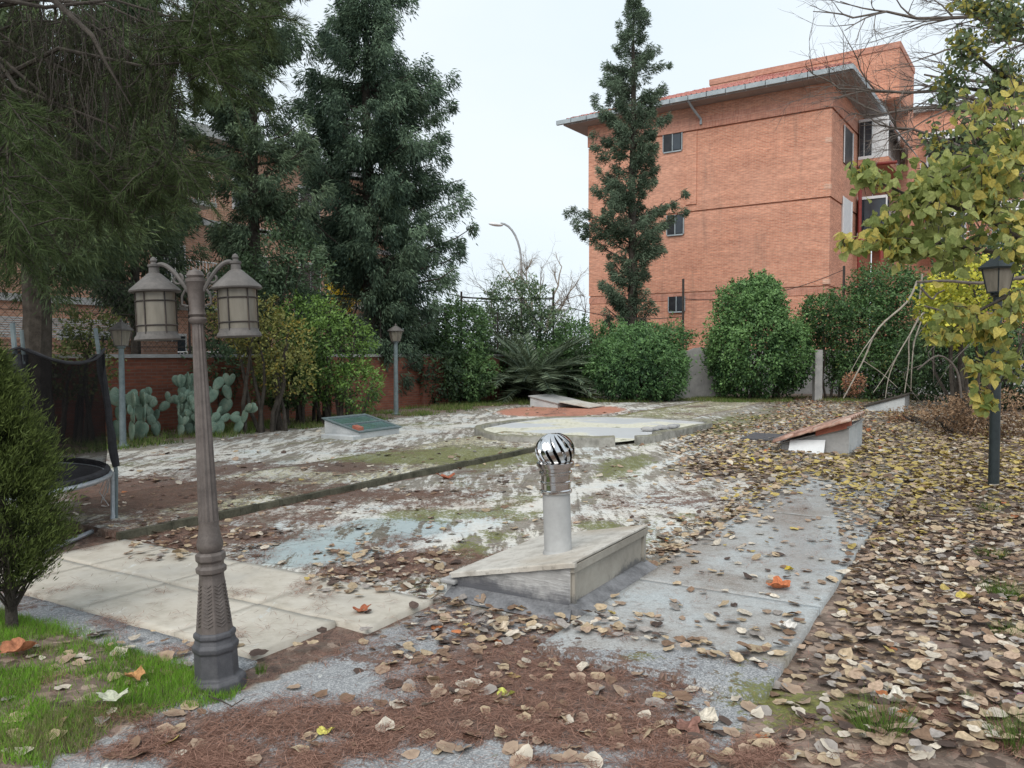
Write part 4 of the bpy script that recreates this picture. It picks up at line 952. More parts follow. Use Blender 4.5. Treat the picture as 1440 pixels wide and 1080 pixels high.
for k in range(3):
    a0=math.radians(30+120*k); a1=a0-math.radians(60)
    u=Vector((math.cos(a0),math.sin(a0),0))*(R+.02); w_=Vector((math.cos(a1),math.sin(a1),0))*(R+.02)
    mb=MB(); d_=(w_-u).normalized(); mb.tube([u+Vector((0,0,zf)),u+Vector((0,0,.10)),u+d_*.03+Vector((0,0,.045)),u+d_*.12+Vector((0,0,.02)),w_-d_*.12+Vector((0,0,.02)),w_-d_*.03+Vector((0,0,.045)),w_+Vector((0,0,.10)),w_+Vector((0,0,zf))],.022,8)
    mb.build('leg',M['galv'],tr,smooth=True)
vs=[];fs=[];na=72;nz=8
for i in range(na):
    a=2*PI*i/na; ph=((math.degrees(a)-30)%60)/60; sag=.13*4*ph*(1-ph)
    rr=(R-.03)*(1-.06*4*ph*(1-ph))
    for j_ in range(nz+1):
        z=zf+.05+(1.10-sag)*j_/nz; vs.append((rr*math.cos(a)+.01*math.sin(j_*2+i),rr*math.sin(a)+.01*math.cos(i*1.7+j_),z))
for i in range(na):
    for j_ in range(nz): i2=(i+1)%na; fs.append((i*(nz+1)+j_,i2*(nz+1)+j_,i2*(nz+1)+j_+1,i*(nz+1)+j_+1))
MB().add(vs,fs).build('safety_net',M['net'],tr,smooth=True)
mb=MB(); mb.tube([Vector(vs[i*(nz+1)+nz]) for i in range(na)],.012,5,closed=True); mb.build('net_hem',M['foam'],tr)
for k in range(5):
    mb=MB(); a=math.radians(random.uniform(5,50)); p=Vector((R*math.cos(a),R*math.sin(a),zf-.02)); mb.tube([p,p+Vector((random.uniform(-.05,.05),0,-.1)),p+Vector((random.uniform(-.08,.08),0,-.22))],.004,4); mb.build('strap',M['cement'],tr)
# ================================================================ CACTI
def cactus(label,base,pads,group='prickly pears in front of the garden wall'):
    o=thing('prickly_pear_cactus',label,'cactus',base,group=group)
    for (x,y,z,h,w_,lean,yaw) in pads:
        Mx=Matrix.Rotation(yaw,3,'Z')@Matrix.Rotation(lean,3,'Y')
        mb=MB(); vs=[]
        c=Vector((x,y,z))
        mb.sphere((0,0,0),1,16,12,(w_/2,.028,h/2))
        for i,v in enumerate(mb.v):
            k=max(0,(v.z/(h/2)+1)/2); v.x*=.62+.5*k**.8; mb.v[i]=c+Mx@(v+Vector((0,0,h/2)))
        mb.build('pad',M['cactus'],o,smooth=True)
    return o
def gen_cactus(seed,nb,spread,levels,h0=.34,bias=0):
    random.seed(seed); out=[]
    def grow(p,lean,yaw,lv,h):
        w_=h*random.uniform(.58,.72); out.append((p.x,p.y,p.z,h,w_,lean,yaw))
        if lv==0: return
        Mx=Matrix.Rotation(yaw,3,'Z')@Matrix.Rotation(lean,3,'Y')
        for k in range(random.choice((1,2,2,3))):
            lx=random.uniform(-.3,.3)*w_; tip=p+Mx@Vector((lx,0,h*.93-abs(lx)*.5))
            l2=lean*.5+random.uniform(-.65,.65)+bias+lx*2.0; grow(tip,l2,yaw+random.uniform(-.9,.9),lv-1,h*random.uniform(.78,.98))
    for k in range(nb): grow(Vector((random.uniform(-spread,spread),random.uniform(-.3,.3),-.03)),random.uniform(-.3,.3)+bias*.5,random.uniform(-.8,.8),levels,h0*random.uniform(.85,1.1))
    return out
cactus('thin prickly pear cactus with few pads behind the grey lamp post',G(178,618),gen_cactus(3,4,.3,2,.40))
cactus('dense prickly pear cactus with many upright grey-green pads, left of the front lamp',G(240,612),gen_cactus(5,9,.6,3,.30))
cactus('prickly pear cactus with tall trunk pads behind the front lamp column',G(283,608),gen_cactus(12,4,.25,3,.42))
cactus('sprawling prickly pear cactus reaching right with pale round pads',G(312,610),gen_cactus(9,3,.25,2,.36,bias=.55))
print('objects so far',len(bpy.data.objects))
exec_marker=1
# ================================================================ TREES
DG1=(.012,.022,.018); DG2=(.055,.085,.062)
k=24/F
conifer('cypress_tree','tall broad dark cypress left of the sky gap, drooping side branches','' or G(522,573),13.6,
  [(0,.3),(.1,1.6),(.25,2.2),(.4,2.5),(.52,2.2),(.66,2.35),(.8,1.5),(1,.9)],190,.40,230,.15,.032,DG1,DG2,z0=.08,lean=(-.1,0),trunkr=.24,droop=.65,seed=11,group='cypress trees',
  extra=((.72,0.05,1.28),(.5,.0,1.25),(.46,-.15,1.35),(.34,0.1,1.15),(.7,-.1,1.15),(.9,0,1.1),(.3,-.3,1.2),(.4,0.1,1.25),(.74,.2,1.2)))
conifer('cypress_tree','dark cypress with visible straight trunk, second from the sky gap',G(362,585),15,
  [(0,.3),(.1,1.3),(.3,1.7),(.5,1.7),(.7,1.7),(.85,1.3),(1,.4)],150,.34,170,.14,.030,(.014,.024,.018),(.06,.088,.06),z0=.2,trunkr=.17,droop=.6,seed=12,group='cypress trees')
conifer('cypress_tree','slim dark cypress with bare lower trunk behind the left lantern',G(192,598),11,
  [(0,.2),(.15,1.0),(.3,1.5),(.6,1.6),(.8,1.2),(1,.2)],130,.36,180,.14,.03,(.012,.02,.014),(.05,.07,.045),z0=.24,trunkr=.11,droop=.6,seed=13,group='cypress trees')
conifer('cypress_tree','tall slender pointed cypress standing before the brick building',P(888,560,31.0)*1.0 if False else Vector((P(888,560,31).x,31,0)),15.55,
  [(0,.8),(.2,1.1),(.3,1.2),(.42,1.35),(.55,1.5),(.68,1.25),(.8,1.25),(.9,.8),(.96,.35),(1,.06)],180,.29,150,.13,.03,(.015,.024,.018),(.055,.08,.062),z0=.08,trunkr=.2,droop=.35,seed=14,group='cypress trees',up=.9,
  extra=((.47,PI,1.75),(.44,PI+.1,1.7),(.42,PI-.15,1.6),(.74,PI,1.35),(.5,0,1.45),(.47,.2,1.5),(.72,0.1,1.3),(.62,PI,1.2)))
# big pine at left with thick trunk
conifer('pine_tree','large pine with thick grey trunk at the far left behind the net','' or Vector((P(54,560,13.2).x,13.2,0)),10.5,
  [(0,1),(.25,1.9),(.4,2.8),(.6,3.0),(.8,2.4),(1,1.2)],95,.42,150,.15,.02,(.012,.02,.012),(.045,.065,.032),z0=.3,trunkr=.24,droop=.55,seed=15,group='pine trees')
# near overhanging pine boughs: trunk stands outside the frame to the left
def pine_near():
    random.seed(31); r=np.random.default_rng(31)
    base=Vector((-7.6,8.6,0)); root=thing('pine_tree','nearest pine with olive needle boughs and hanging twigs over the top left corner','tree',base,group='pine trees')
    tb=MB(); tb.tube([(0,0,-.1),(.05,0,3),(.1,.1,6),(.2,0,9)],[.3,.26,.2,.08],10)
    boughs=[]
    def W(px,py,Y): return P(px,py,Y)-base
    # main visible limb
    main=[W(-60,-120,7.6),W(60,-20,7.4),W(75,0,7.3),(W(130,50,7.2)),W(150,90,7.2),W(185,150,7.3)]
    tb.tube([Vector((.1,0,5.6))]+main,[.09,.05,.035,.028,.02,.013,.006],7)
    strands=[]
    specs=[  # px,py centre, radius px, depth, number of twigs, direction, green fraction
      (295,40,70,40,7.4,52,1.0),(300,85,45,30,7.2,22,1.0),(240,50,60,40,7.6,34,.5),(205,90,50,40,7.6,24,.8),(120,150,100,60,8.0,44,.25),(60,80,80,80,8.2,60,.2),(150,40,80,50,8.0,50,.35),
      (170,235,100,28,7.6,60,.75),(230,215,50,30,7.4,40,.8),(120,260,70,26,7.8,50,.8),(60,250,70,50,8.2,50,.4),(10,200,40,90,6.5,60,1.1),(15,310,40,40,6.3,50,1.1),(215,130,50,50,7.8,22,.2),(20,60,50,70,8,40,.3),(300,10,100,30,7.6,60,.9),(40,150,70,60,8.4,60,.2),(90,30,90,50,8.4,50,.2)]
    C=[];Dv=[];Ll=[];Tt=[];Gf=[]
    for (px,py,rx,ry,Y,nt,gf) in specs:
        for _ in range(nt):
            a=random.uniform(0,2*PI); q=random.random()**.5
            Yv=Y+random.uniform(-.6,.6); p=P(px+rx*q*math.cos(a),py+ry*q*math.sin(a),Yv)-base
            L=random.uniform(.25,.6)
            d=Vector((random.uniform(-.4,.9),random.uniform(-.5,.5),random.uniform(-.9,.15))).normalized()
            if gf<.5: d=Vector((random.uniform(-.3,.3),random.uniform(-.3,.3),-1)).normalized()
            pts=[p,p+d*L*.5+Vector((random.uniform(-.03,.03),0,.02)),p+d*L+Vector((0,0,-.08*L))]
            tb.tube(pts,[.006,.004,.002],4,caps=False)
            m_=int(150*min(1,gf+.25))
            for i in range(m_):
                kk=random.random(); C.append(pts[0].lerp(pts[2],kk)); v=Vector((random.gauss(0,1),random.gauss(0,1),random.gauss(0,1))).normalized(); Dv.append((v*.8+d*.9)); Gf.append(gf)
    # needles
    C=np.array([tuple(v) for v in C]);Dv=np.array([tuple(v) for v in Dv]);Gf=np.array(Gf); N=len(C)
    t=np.clip(r.normal(.45,.28,N),0,1)
    g_=colmix((.026,.042,.016),(.10,.14,.05),t); br_=colmix((.018,.018,.012),(.06,.055,.036),t)
    pick=(r.random(N)<np.clip(Gf,0,.97))[:,None]; cl=np.where(pick,g_,br_)
    leaf_obj('crown',C,Dv,r.normal(size=(N,3)),r.uniform(.08,.15,N),np.full(N,.0045),cl,M['needle'],root,'tri')
    # connecting limbs
    for (px,py,rx,ry,Y,nt,gf) in specs:
        e=P(px,py,Y)-base; s0=Vector((.1,0,random.uniform(4.2,6.5)))
        tb.tube(limb_path(s0,e,.2,6,.06),[.05,.04,.032,.025,.018,.012,.007],6)
        for _ in range(6):
            e2=e+Vector((random.uniform(-.5,.5),random.uniform(-.4,.4),random.uniform(-.5,.2))); tb.tube(limb_path(e,e2,-.05,4,.1),[.01,.008,.006,.004,.003],4)
    # long bare hanging twigs
    for _ in range(150):
        p=P(random.uniform(60,250),random.uniform(-10,140),random.uniform(7.2,8.2))-base; L=random.uniform(.3,.9)
        pts=[p]; 
        for i in range(5): pts.append(pts[-1]+Vector((random.uniform(-.05,.05),random.uniform(-.03,.03),-L/5)))
        tb.tube(pts,[.005,.0045,.004,.003,.0025,.002],4,caps=False)
    tb.build('trunk',M['bark'],root,smooth=True,uv=False)
pine_near()
# small conifer front-left
def small_conifer():
    random.seed(41); r=np.random.default_rng(41)
    q=G(18,893); root=thing('juniper_bush','small feathery green conifer at the left edge, nearest plant','shrub',q)
    tb=MB(); tb.tube([(0,0,-.05),(-.02,.02,.2),(-.05,.03,.6),(-.15,.05,1.4)],[.035,.03,.022,.006],8)
    C=[];Dv=[];T=[];br=[]
    for i in range(620):
        z=.30+1.32*random.random()**.85; R=float(np.interp(z,[.25,.5,.9,1.3,1.6],[.22,.38,.36,.24,.05]))
        a=random.uniform(0,2*PI); k=random.uniform(.75,1.08); c0=Vector((-.04-.06*z,.02,z-.25*R)); e=Vector((c0.x+R*k*math.cos(a),R*k*math.sin(a),z+random.uniform(0,.12)))
        if i<90: tb.tube([c0,c0.lerp(e,.5)-Vector((0,0,.02)),e],[.006,.004,.002],4,caps=False)
        out=Vector((math.cos(a),math.sin(a),1.3)).normalized()
        m_=130
        for _ in range(m_):
            kk=random.random(); kk=.35+.65*kk
            p=c0.lerp(e,kk)+Vector((random.gauss(0,.025),random.gauss(0,.025),random.gauss(0,.03)))
            C.append(p); Dv.append(out+Vector((random.gauss(0,.4),random.gauss(0,.4),random.gauss(0,.4)))); T.append(kk)
    C=np.array([tuple(v) for v in C]);Dv=np.array([tuple(v) for v in Dv]);T=np.array(T);N=len(C)
    t=np.clip((T-.4)*1.2+r.normal(0,.22,N),0,1); cl=colmix((.02,.03,.010),(.15,.20,.05),t)  # inner leaves coloured darker than the tips, painting the shade inside
    leaf_obj('foliage',C,Dv,r.normal(size=(N,3)),r.uniform(.02,.05,N),r.uniform(.004,.007,N),cl,M['leaf_dark'],root,'kite')
    # bare stems at the foot
    for _ in range(26):
        a=random.uniform(0,2*PI); tb.tube([(0,0,random.uniform(.1,.3)),(.1*math.cos(a),.1*math.sin(a),.3),(.26*math.cos(a),.26*math.sin(a),.42+random.uniform(-.05,.1))],[.008,.005,.002],4)
    tb.build('trunk',M['bark'],root,smooth=True,uv=False)
small_conifer()
# ================================================================ SHRUBS
GR=(.02,.045,.018); GR2=(.09,.16,.05)
B=lambda *a,**k:bush(*a,**k)
hg='shrubs along the far boundary'
B('shrub','light green airy shrub left of the big cypress, against the wall',[lump(470,490,50,50,18.5,.9),lump(505,545,30,35,18.2,.7),lump(435,460,45,40,18.8,.8),lump(455,540,25,30,18.5,.5)],8000,.09,.04,(.022,.045,.012),(.115,.18,.042),seed=51,group='shrubs along the garden wall')
B('shrub','thin yellowish shrub leaning over the garden wall behind the front lamp',[lump(380,480,55,40,16.5,.6),lump(345,450,50,40,16.2,.6),lump(400,520,40,35,16.8,.6)],4200,.08,.04,(.06,.06,.02),(.20,.19,.06),seed=52,group='shrubs along the garden wall',c3=(.32,.25,.05),p3=.1)
B('shrub','low dark shrub in front of the brick wall, behind the net',[lump(90,520,70,40,14.3,.5),lump(130,470,40,30,14.5,.5)],2500,.08,.04,(.03,.04,.016),(.13,.14,.05),seed=53,group='shrubs along the garden wall')
B('shrub','dark leafy shrub hiding the brick wall between the sprawling cactus and the bright shrub',[lump(400,535,40,45,17.8,.6),lump(425,500,30,50,18.2,.6)],6500,.09,.045,(.018,.032,.012),(.08,.12,.035),seed=154,group='shrubs along the garden wall')
B('shrub','feathery green shrub at the foot of the cypresses',[lump(330,440,55,70,19,.9),lump(300,520,40,40,18,.8),lump(400,400,60,80,19.5,1.0)],9000,.12,.04,(.02,.034,.02),(.07,.105,.055),seed=54,group='shrubs along the garden wall')
B('shrub','dark shadowed shrub below the big cypress beside the second lamp',[lump(600,520,50,45,25,1.0),lump(520,530,45,45,24.8,1.0),lump(560,480,60,50,25.2,1)],14000,.12,.06,(.010,.02,.012),(.04,.065,.03),seed=55,group='shrubs along the garden wall')
B('yellow_tree','yellow autumn foliage glimpsed behind the big cypress','' or [lump(485,400,22,38,27,1.0),lump(545,420,16,28,27.5,.8)],3000,.12,.07,(.40,.30,.02),(.75,.60,.06),cat='tree',seed=56)
B('shrub','medium green loose shrub between the big cypress and the palm',[lump(640,480,48,58,26.5,1.2),lump(655,530,40,35,26,1.0),lump(612,510,35,35,26.2,.9)],17000,.12,.06,(.022,.045,.02),(.10,.16,.06),seed=57,group=hg)
B('shrub','grey-green open tree rising behind the palm',[lump(728,430,45,42,30,1.2),lump(700,470,30,40,30,1),lump(765,460,40,30,30,1)],9000,.12,.055,(.03,.05,.03),(.11,.15,.08),seed=58,group=hg)
B('shrub','wide dark shrub right of the palm',[lump(820,500,50,45,29,1.4),lump(790,525,50,36,28.6,1.2),lump(740,520,70,44,29.5,1.2),lump(685,525,48,40,29,1)],30000,.12,.055,(.016,.034,.016),(.07,.12,.045),seed=59,group=hg)
B('shrub','rounded dense green shrub below the slender cypress',[lump(900,512,62,52,27.5,1.6),lump(865,520,38,40,27.2,1.2),lump(930,520,32,42,27.6,1.2),lump(915,475,55,20,28,1.2)],30000,.12,.05,(.018,.042,.02),(.085,.15,.055),seed=60,group=hg)
B('ivy_shrub','tall domed ivy-like shrub in front of the brick building corner',[lump(1062,485,60,72,28,1.7),lump(1055,430,45,38,28.2,1.3),lump(1070,410,24,24,28.3,.8),lump(1024,500,26,50,28,1.1),lump(1110,500,28,50,28,1.1)],42000,.10,.065,(.015,.038,.016),(.10,.17,.06),seed=61,group=hg)
B('shrub','dark spreading shrub right of the ivy dome and concrete post',[lump(1200,470,65,55,28.5,1.7),lump(1160,450,35,35,28,1.0),lump(1260,450,60,60,29,1.6),lump(1230,520,70,38,28,1.4),lump(1290,510,50,48,28,1.3),lump(1245,410,50,36,29,1.2)],42000,.11,.055,(.012,.028,.012),(.065,.115,.04),seed=62,group=hg,c3=(.20,.20,.06),p3=.03)
B('shrub','deep green shrub mass behind the lamp post at the right edge',[lump(1390,440,90,80,24,1.6),lump(1340,500,70,60,24,1.4),lump(1440,520,80,60,22,1.4),lump(1420,380,80,50,24,1.2)],30000,.12,.055,(.012,.024,.012),(.055,.09,.035),seed=63,group=hg)
B('yellow_tree','bright yellow autumn shrub behind the dark lamp post','' or [lump(1375,410,50,50,17,1.0),lump(1330,430,36,30,17.5,.8),lump(1345,460,40,28,17,.7)],4200,.10,.065,(.16,.17,.025),(.40,.35,.05),cat='tree',seed=64)
B('dry_shrub','dry reddish brown undergrowth near the right edge beyond the leaves',[lump(1400,585,60,36,15,.8),lump(1340,590,40,26,16,.7),lump(1280,590,32,16,19,.7)],4500,.07,.03,(.07,.04,.025),(.24,.15,.10),seed=65,mat='litter')
B('dry_shrub','small dry reddish bush at the foot of the arched branches',[lump(1200,540,14,16,25,.4),lump(1265,600,14,16,19,.35)],1100,.08,.04,(.10,.045,.03),(.28,.14,.09),seed=66,mat='litter',stems=False)
# conical feathery cypress hedge behind lower-left
def palm(base,R,nf,seed):
    random.seed(seed); r=np.random.default_rng(seed)
    root=thing('palm_tree','low grey-green fan of palm fronds in front of the far shrubs','palm',base)
    MB().lathe([(.22,-.05),(.25,.3),(.2,.6),(.1,.75)],12).build('trunk',M['bark'],root,smooth=True)
    C=[];Dv=[];st=MB()
    for i in range(nf):
        a=2*PI*i/nf*2.4+random.uniform(-.2,.2); el=random.uniform(.25,1.25); L=R*random.uniform(.8,1.1)
        p=Vector((0,0,.65)); d=Vector((math.cos(a)*math.cos(el),math.sin(a)*math.cos(el),math.sin(el))); pts=[p.copy()]
        for q in range(10):
            p=p+d*L/10; d=(d+Vector((0,0,-.13))).normalized(); pts.append(p.copy())
        st.tube(pts,[.02-.0016*q for q in range(11)],4)
        for q in range(70):
            k=.12+.88*q/70; f_=k*10; ii=min(9,int(f_)); c=pts[ii].lerp(pts[ii+1],f_-ii); dd=(pts[ii+1]-pts[ii]).normalized(); sd=dd.cross(Vector((0,0,1))).normalized()
            for sg in (-1,1):
                C.append(tuple(c)); Dv.append(tuple(dd*.7+sd*sg*.8+Vector((0,0,.1+random.uniform(-.15,.15)))))
    C=np.array(C);Dv=np.array(Dv);N=len(C)
    leaf_obj('fronds',C,Dv,np.tile([0,0,1.],(N,1))+r.normal(size=(N,3))*.3,r.uniform(.3,.5,N)*R/2.2,np.full(N,.035),colmix((.06,.085,.05),(.24,.30,.19),r.random(N)),M['leaf_bush'],root,'kite'); st.build('frond_stem',M['cactus'],root)
q=P(752,560,26.6); palm(Vector((q.x,27.2,-.35)),2.5,70,71)
# bare twiggy tree generator
def twig_tree(name,label,base,segs,mat,r0,levels,seed,parent=None,cat='tree',group=None,spread=.7,part='trunk'):
    """segs: list of (start Vector world, end Vector world) main limbs"""
    random.seed(seed); base=Vector(base); root=thing(name,label,cat,base,group=group); mb=MB(); tips=[]
    def grow(p,d,L,r_,lv):
        pts=[p]; dd=d.copy()
        for i in range(4):
            dd=(dd+Vector((random.gauss(0,.14),random.gauss(0,.14),random.gauss(0,.10)))).normalized(); pts.append(pts[-1]+dd*L/4)
        mb.tube(pts,[r_,r_*.85,r_*.7,r_*.55,r_*.42],5 if lv>1 else 4,caps=False)
        tips.append(pts[-1]); 
        if lv==0: return
        for k in range(random.choice((2,3,3))):
            i=random.choice((1,2,3,4)); ax=Vector((random.gauss(0,1),random.gauss(0,1),random.gauss(0,1))).normalized()
            nd=(dd+ax*spread).normalized(); grow(pts[i],nd,L*random.uniform(.55,.8),max(r_*.5,.0022),lv-1)
    for a,b in segs:
        a=a-base;b=b-base; L=(b-a).length; pts=limb_path(a,b,L*.04,6,.05); mb.tube(pts,[r0*(1-.11*i) for i in range(7)],7,caps=False)
        for k in range(9):
            i=random.randrange(1,7); ax=Vector((random.gauss(0,1),random.gauss(0,1)*.6,random.gauss(0,1))).normalized(); grow(pts[i],((b-a).normalized()+ax*spread).normalized(),L*random.uniform(.16,.32),r0*.38,levels)
    mb.build(part,mat,root,smooth=True,uv=False); return root,[t+base for t in tips]
# far bare tree
bq=Vector((P(760,500,38).x,38,0))
twig_tree('bare_tree','leafless grey tree behind the shrubs in the sky gap',bq,[(bq,P(760,400,38)),(P(760,470,38),P(715,385,38)),(P(765,470,38),P(810,400,38)),(P(750,450,38),P(740,380,38)),(P(770,460,38),P(790,375,38))],M['bark_pale'],.07,3,81,spread=.8)
bq2=Vector((P(705,500,36).x,36,0))
twig_tree('bare_tree','reddish bare saplings at the left of the sky gap behind the wire fence',bq2,[(bq2,P(690,415,36)),(bq2,P(715,410,36)),(bq2,P(660,430,36))],M['bark_grey'],.05,3,82,spread=.8)
bq3=Vector((P(815,500,37).x,37,0))
twig_tree('bare_tree','thin bare bush right of the sky gap beside the brick building',bq3,[(bq3,P(800,425,37)),(bq3,P(822,418,37)),(bq3,P(785,435,37))],M['bark_grey'],.04,3,83,spread=.9)
# right-hand bare branches reaching left over the building, trunk outside frame
bt=Vector((9.6,12.5,0))
S=[(P(1520,60,12),P(1330,70,11.5)),(P(1480,40,12),P(1200,25,11.5)),(P(1520,180,12),P(1240,160,11.6)),(P(1500,150,12),P(1300,105,11.5)),(P(1480,170,12),P(1180,125,11.6)),(P(1420,60,12),P(1290,-30,11.6)),(P(1400,230,12),P(1260,180,11.5)),(P(1440,120,12),P(1320,160,11.5)),(bt,P(1540,130,12.3))]
root_bt,tips=twig_tree('bare_tree','leafless tree with fine twigs reaching in from the upper right',bt,S,M['bark_grey'],.038,3,84,spread=.6)
# dark-green leaved tree upper right
def leaf_cloud(name,label,trunk,limbs,clouds,L,W,c1,c2,c3,p3,seed,mat='leaf_near',shape='heart',cat='tree',barkm='bark',hang=.55,group=None):
    random.seed(seed); r=np.random.default_rng(seed); base=Vector(trunk[0]); root=thing(name,label,cat,(base.x,base.y,0),group=group); o_=Vector((base.x,base.y,0)); mb=MB()
    mb.tube([Vector(t)-o_ for t in trunk],[.12,.1,.08,.05][:len(trunk)],8)
    C=[];Dv=[];hub=Vector(trunk[-1])
    for lp,r0 in limbs:
        mb.tube([Vector(p)-o_ for p in lp],[r0*(1-.8*i/(len(lp)-1)) for i in range(len(lp))],6)
    for (px,py,rx,ry,Y,dY,nl) in clouds:
        nt=max(3,nl//9)
        c0=P(px,py,Y)
        allp=[Vector(p) for lp,_ in limbs for p in lp]
        src=min(allp,key=lambda p:(p-c0).length)
        for k in range(nt):
            a=random.uniform(0,2*PI);q=random.random()**.5
            e=P(px+rx*q*math.cos(a),py+ry*q*math.sin(a),Y+random.uniform(-dY,dY)); s0=src.lerp(e,random.uniform(.3,.6)) if k%3 else src
            L0=(e-s0).length
            if L0>.5: s0=e+(s0-e)*(.5/L0) if k%4 else s0
            pts=limb_path(s0-o_,e-o_,.03,4,.08); mb.tube(pts,[.006,.005,.004,.003,.002],4,caps=False)
            for i in range(9):
                kk=random.uniform(.1,1); f_=kk*4; ii=min(3,int(f_)); p=pts[ii].lerp(pts[ii+1],f_-ii)+Vector((random.gauss(0,.035),random.gauss(0,.035),random.gauss(0,.03)))
                C.append(tuple(p)); dv=Vector((random.gauss(0,.7),random.gauss(0,.7),-hang+random.gauss(0,.35))); Dv.append(tuple(dv))
    C=np.array(C);Dv=np.array(Dv);N=len(C)
    t=np.clip(r.normal(.5,.28,N),0,1); cl=colmix(c1,c2,t); f=fbm(C[:,0]*2+50,C[:,2]*2+50,seed); m3=(r.random(N)<p3*np.clip((f-.3)*4,0,2)); cl[m3]=np.array(c3)*r.uniform(.75,1.15,(m3.sum(),1))
    nr=r.normal(size=(N,3))*.8+np.array([-.1,-.7,.5])
    leaf_obj('crown',C,Dv,nr,L*r.uniform(.55,1.2,N),W*r.uniform(.6,1.15,N),cl,M[mat],root,shape); mb.build('trunk',M[barkm],root,smooth=True,uv=False); return root
leaf_cloud('broadleaf_tree','tree with small grey-green leaves filling the upper right corner',[(8.2,10.3,-.05),(8.0,10.2,2.5),(7.9,10,4.6)],
  [([(8.0,10.2,3.2),P(1460,130,9.5),P(1400,100,9.3),P(1350,60,9.2)],.05),([(7.9,10,4.6),P(1420,30,9.5),P(1360,10,9.4)],.04),([(8.0,10.2,3),P(1450,220,9.4),P(1380,210,9.3),P(1330,240,9.3)],.04),([(7.9,10.,4.4),P(1400,130,9.6),P(1330,120,9.5)],.05)],
  [(1410,30,50,40,9.4,.5,650),(1360,70,34,34,9.3,.4,330),(1420,110,40,40,9.4,.5,550),(1340,130,30,44,9.3,.3,300),(1390,180,55,44,9.3,.5,700),(1430,240,34,50,9.2,.4,450),(1345,225,40,34,9.3,.4,380),(1380,0,60,20,9.5,.4,330),(1320,190,24,30,9.3,.3,140),(1390,300,60,50,9.2,.4,700),(1310,280,40,30,9.2,.4,260)],.075,.05,(.06,.10,.045),(.24,.31,.16),(.38,.35,.08),.25,91,shape='oval')
Yn=6.6
leaf_cloud('linden_tree','nearest broadleaf tree with large yellow-green leaves hanging at the right',[(5.4,7.1,-.05),(5.35,7.0,1.6),(5.2,6.9,3.0)],
  [([(5.35,7,2.3),P(1440,340,Yn),P(1380,300,Yn),P(1290,280,Yn),P(1210,245,Yn)],.03),([(5.35,7,2.0),P(1430,360,Yn),P(1340,345,Yn),P(1250,340,Yn),P(1185,345,Yn)],.028),
   ([(5.3,7,1.9),P(1430,410,Yn),P(1370,440,Yn),P(1330,470,Yn)],.025),([(5.3,7,1.7),P(1450,450,Yn),P(1420,520,Yn),P(1380,570,Yn)],.02),([(5.2,6.9,3.0),P(1440,230,Yn),P(1390,220,Yn),P(1330,250,Yn)],.03)],
  [(1215,242,22,16,Yn,.15,40),(1240,265,28,16,Yn,.15,60),(1285,285,36,26,Yn,.25,100),(1340,290,50,36,Yn,.4,140),(1400,270,46,50,Yn,.5,170),(1330,220,40,30,Yn+.3,.4,90),(1290,235,30,18,Yn+.3,.3,50),(1350,160,40,40,Yn+.5,.4,60),(1410,150,40,60,Yn+.4,.4,110),(1240,315,34,16,Yn,.2,90),(1220,350,28,12,Yn,.2,60),(1195,340,14,10,Yn,.15,18),
   (1290,345,42,22,Yn,.3,120),(1335,370,42,28,Yn,.4,120),(1430,350,24,26,Yn,.35,90),(1400,250,46,34,Yn,.4,220),(1300,310,60,30,Yn,.3,120),(1340,335,60,34,Yn,.5,130),(1310,255,30,16,Yn,.2,60),(1425,310,26,40,Yn,.4,120),(1270,360,30,20,Yn,.2,70),(1350,440,38,14,Yn,.25,70),(1330,468,28,14,Yn,.2,60),(1390,480,44,22,Yn,.3,160),(1420,440,28,24,Yn,.3,90),
   (1375,520,26,22,Yn,.2,75),(1385,555,22,26,Yn,.15,70),(1420,510,28,26,Yn,.2,80),(1430,200,26,40,Yn,.3,80)],.088,.078,(.16,.22,.06),(.46,.50,.18),(.60,.52,.14),.32,92,hang=.8)
# arched dead branches
random.seed(5)
br=thing('dead_branch','pale bare branches arching to the ground before the dark shrubs at right','branch',Vector((P(1190,556,20).x,20,0)))
o_=Vector(br.location); mb=MB()
def bpath(lst,Y,r0,r1):
    pts=[P(x,y,Y+random.uniform(-.1,.1))-o_ for x,y in lst]; mb.tube(cr2(pts),np.linspace(r0,r1,len(cr2(pts))).tolist(),7)
def cr2(p,n=4):
    out=[]
    for i in range(len(p)-1):
        p0=p[max(i-1,0)];p1=p[i];p2=p[i+1];p3=p[min(i+2,len(p)-1)]
        for k in range(n):
            t=k/n; out.append(.5*((2*p1)+(-p0+p2)*t+(2*p0-5*p1+4*p2-p3)*t*t+(-p0+3*p1-3*p2+p3)*t**3))
    return out+[p[-1]]
yb=1.0
bpath([(1290,395),(1275,425),(1235,462),(1215,505),(1197,540),(1186,560)],20,.028,.014)
bpath([(1297,385),(1292,430),(1288,455),(1262,500),(1250,530),(1245,560)],20.3,.024,.009)
bpath([(1305,430),(1280,470),(1278,510),(1272,552)],20.5,.02,.012)
bpath([(1300,440),(1286,480),(1282,520),(1281,550)],20.6,.018,.01)
bpath([(1230,470),(1212,495),(1195,525)],20,.014,.006)
bpath([(1215,508),(1240,525),(1262,545)],20.1,.012,.006)
bpath([(1262,500),(1240,535),(1228,552)],20.2,.012,.006)
mb.build('stem',M['bark_pale'],br,smooth=True,uv=False)
mb=MB(); 
hb=thing('vine_branch','grey twisted limbs crossing behind the dark lamp post','branch',Vector((P(1350,560,14).x,14,0))); o_=Vector(hb.location)
bpath([(1290,397),(1330,395),(1380,398),(1440,390),(1480,385)],14,.02,.04)
bpath([(1300,430),(1340,440),(1390,442),(1440,430)],14.1,.014,.03)
bpath([(1295,405),(1310,420),(1318,413),(1328,408)],14,.02,.012)
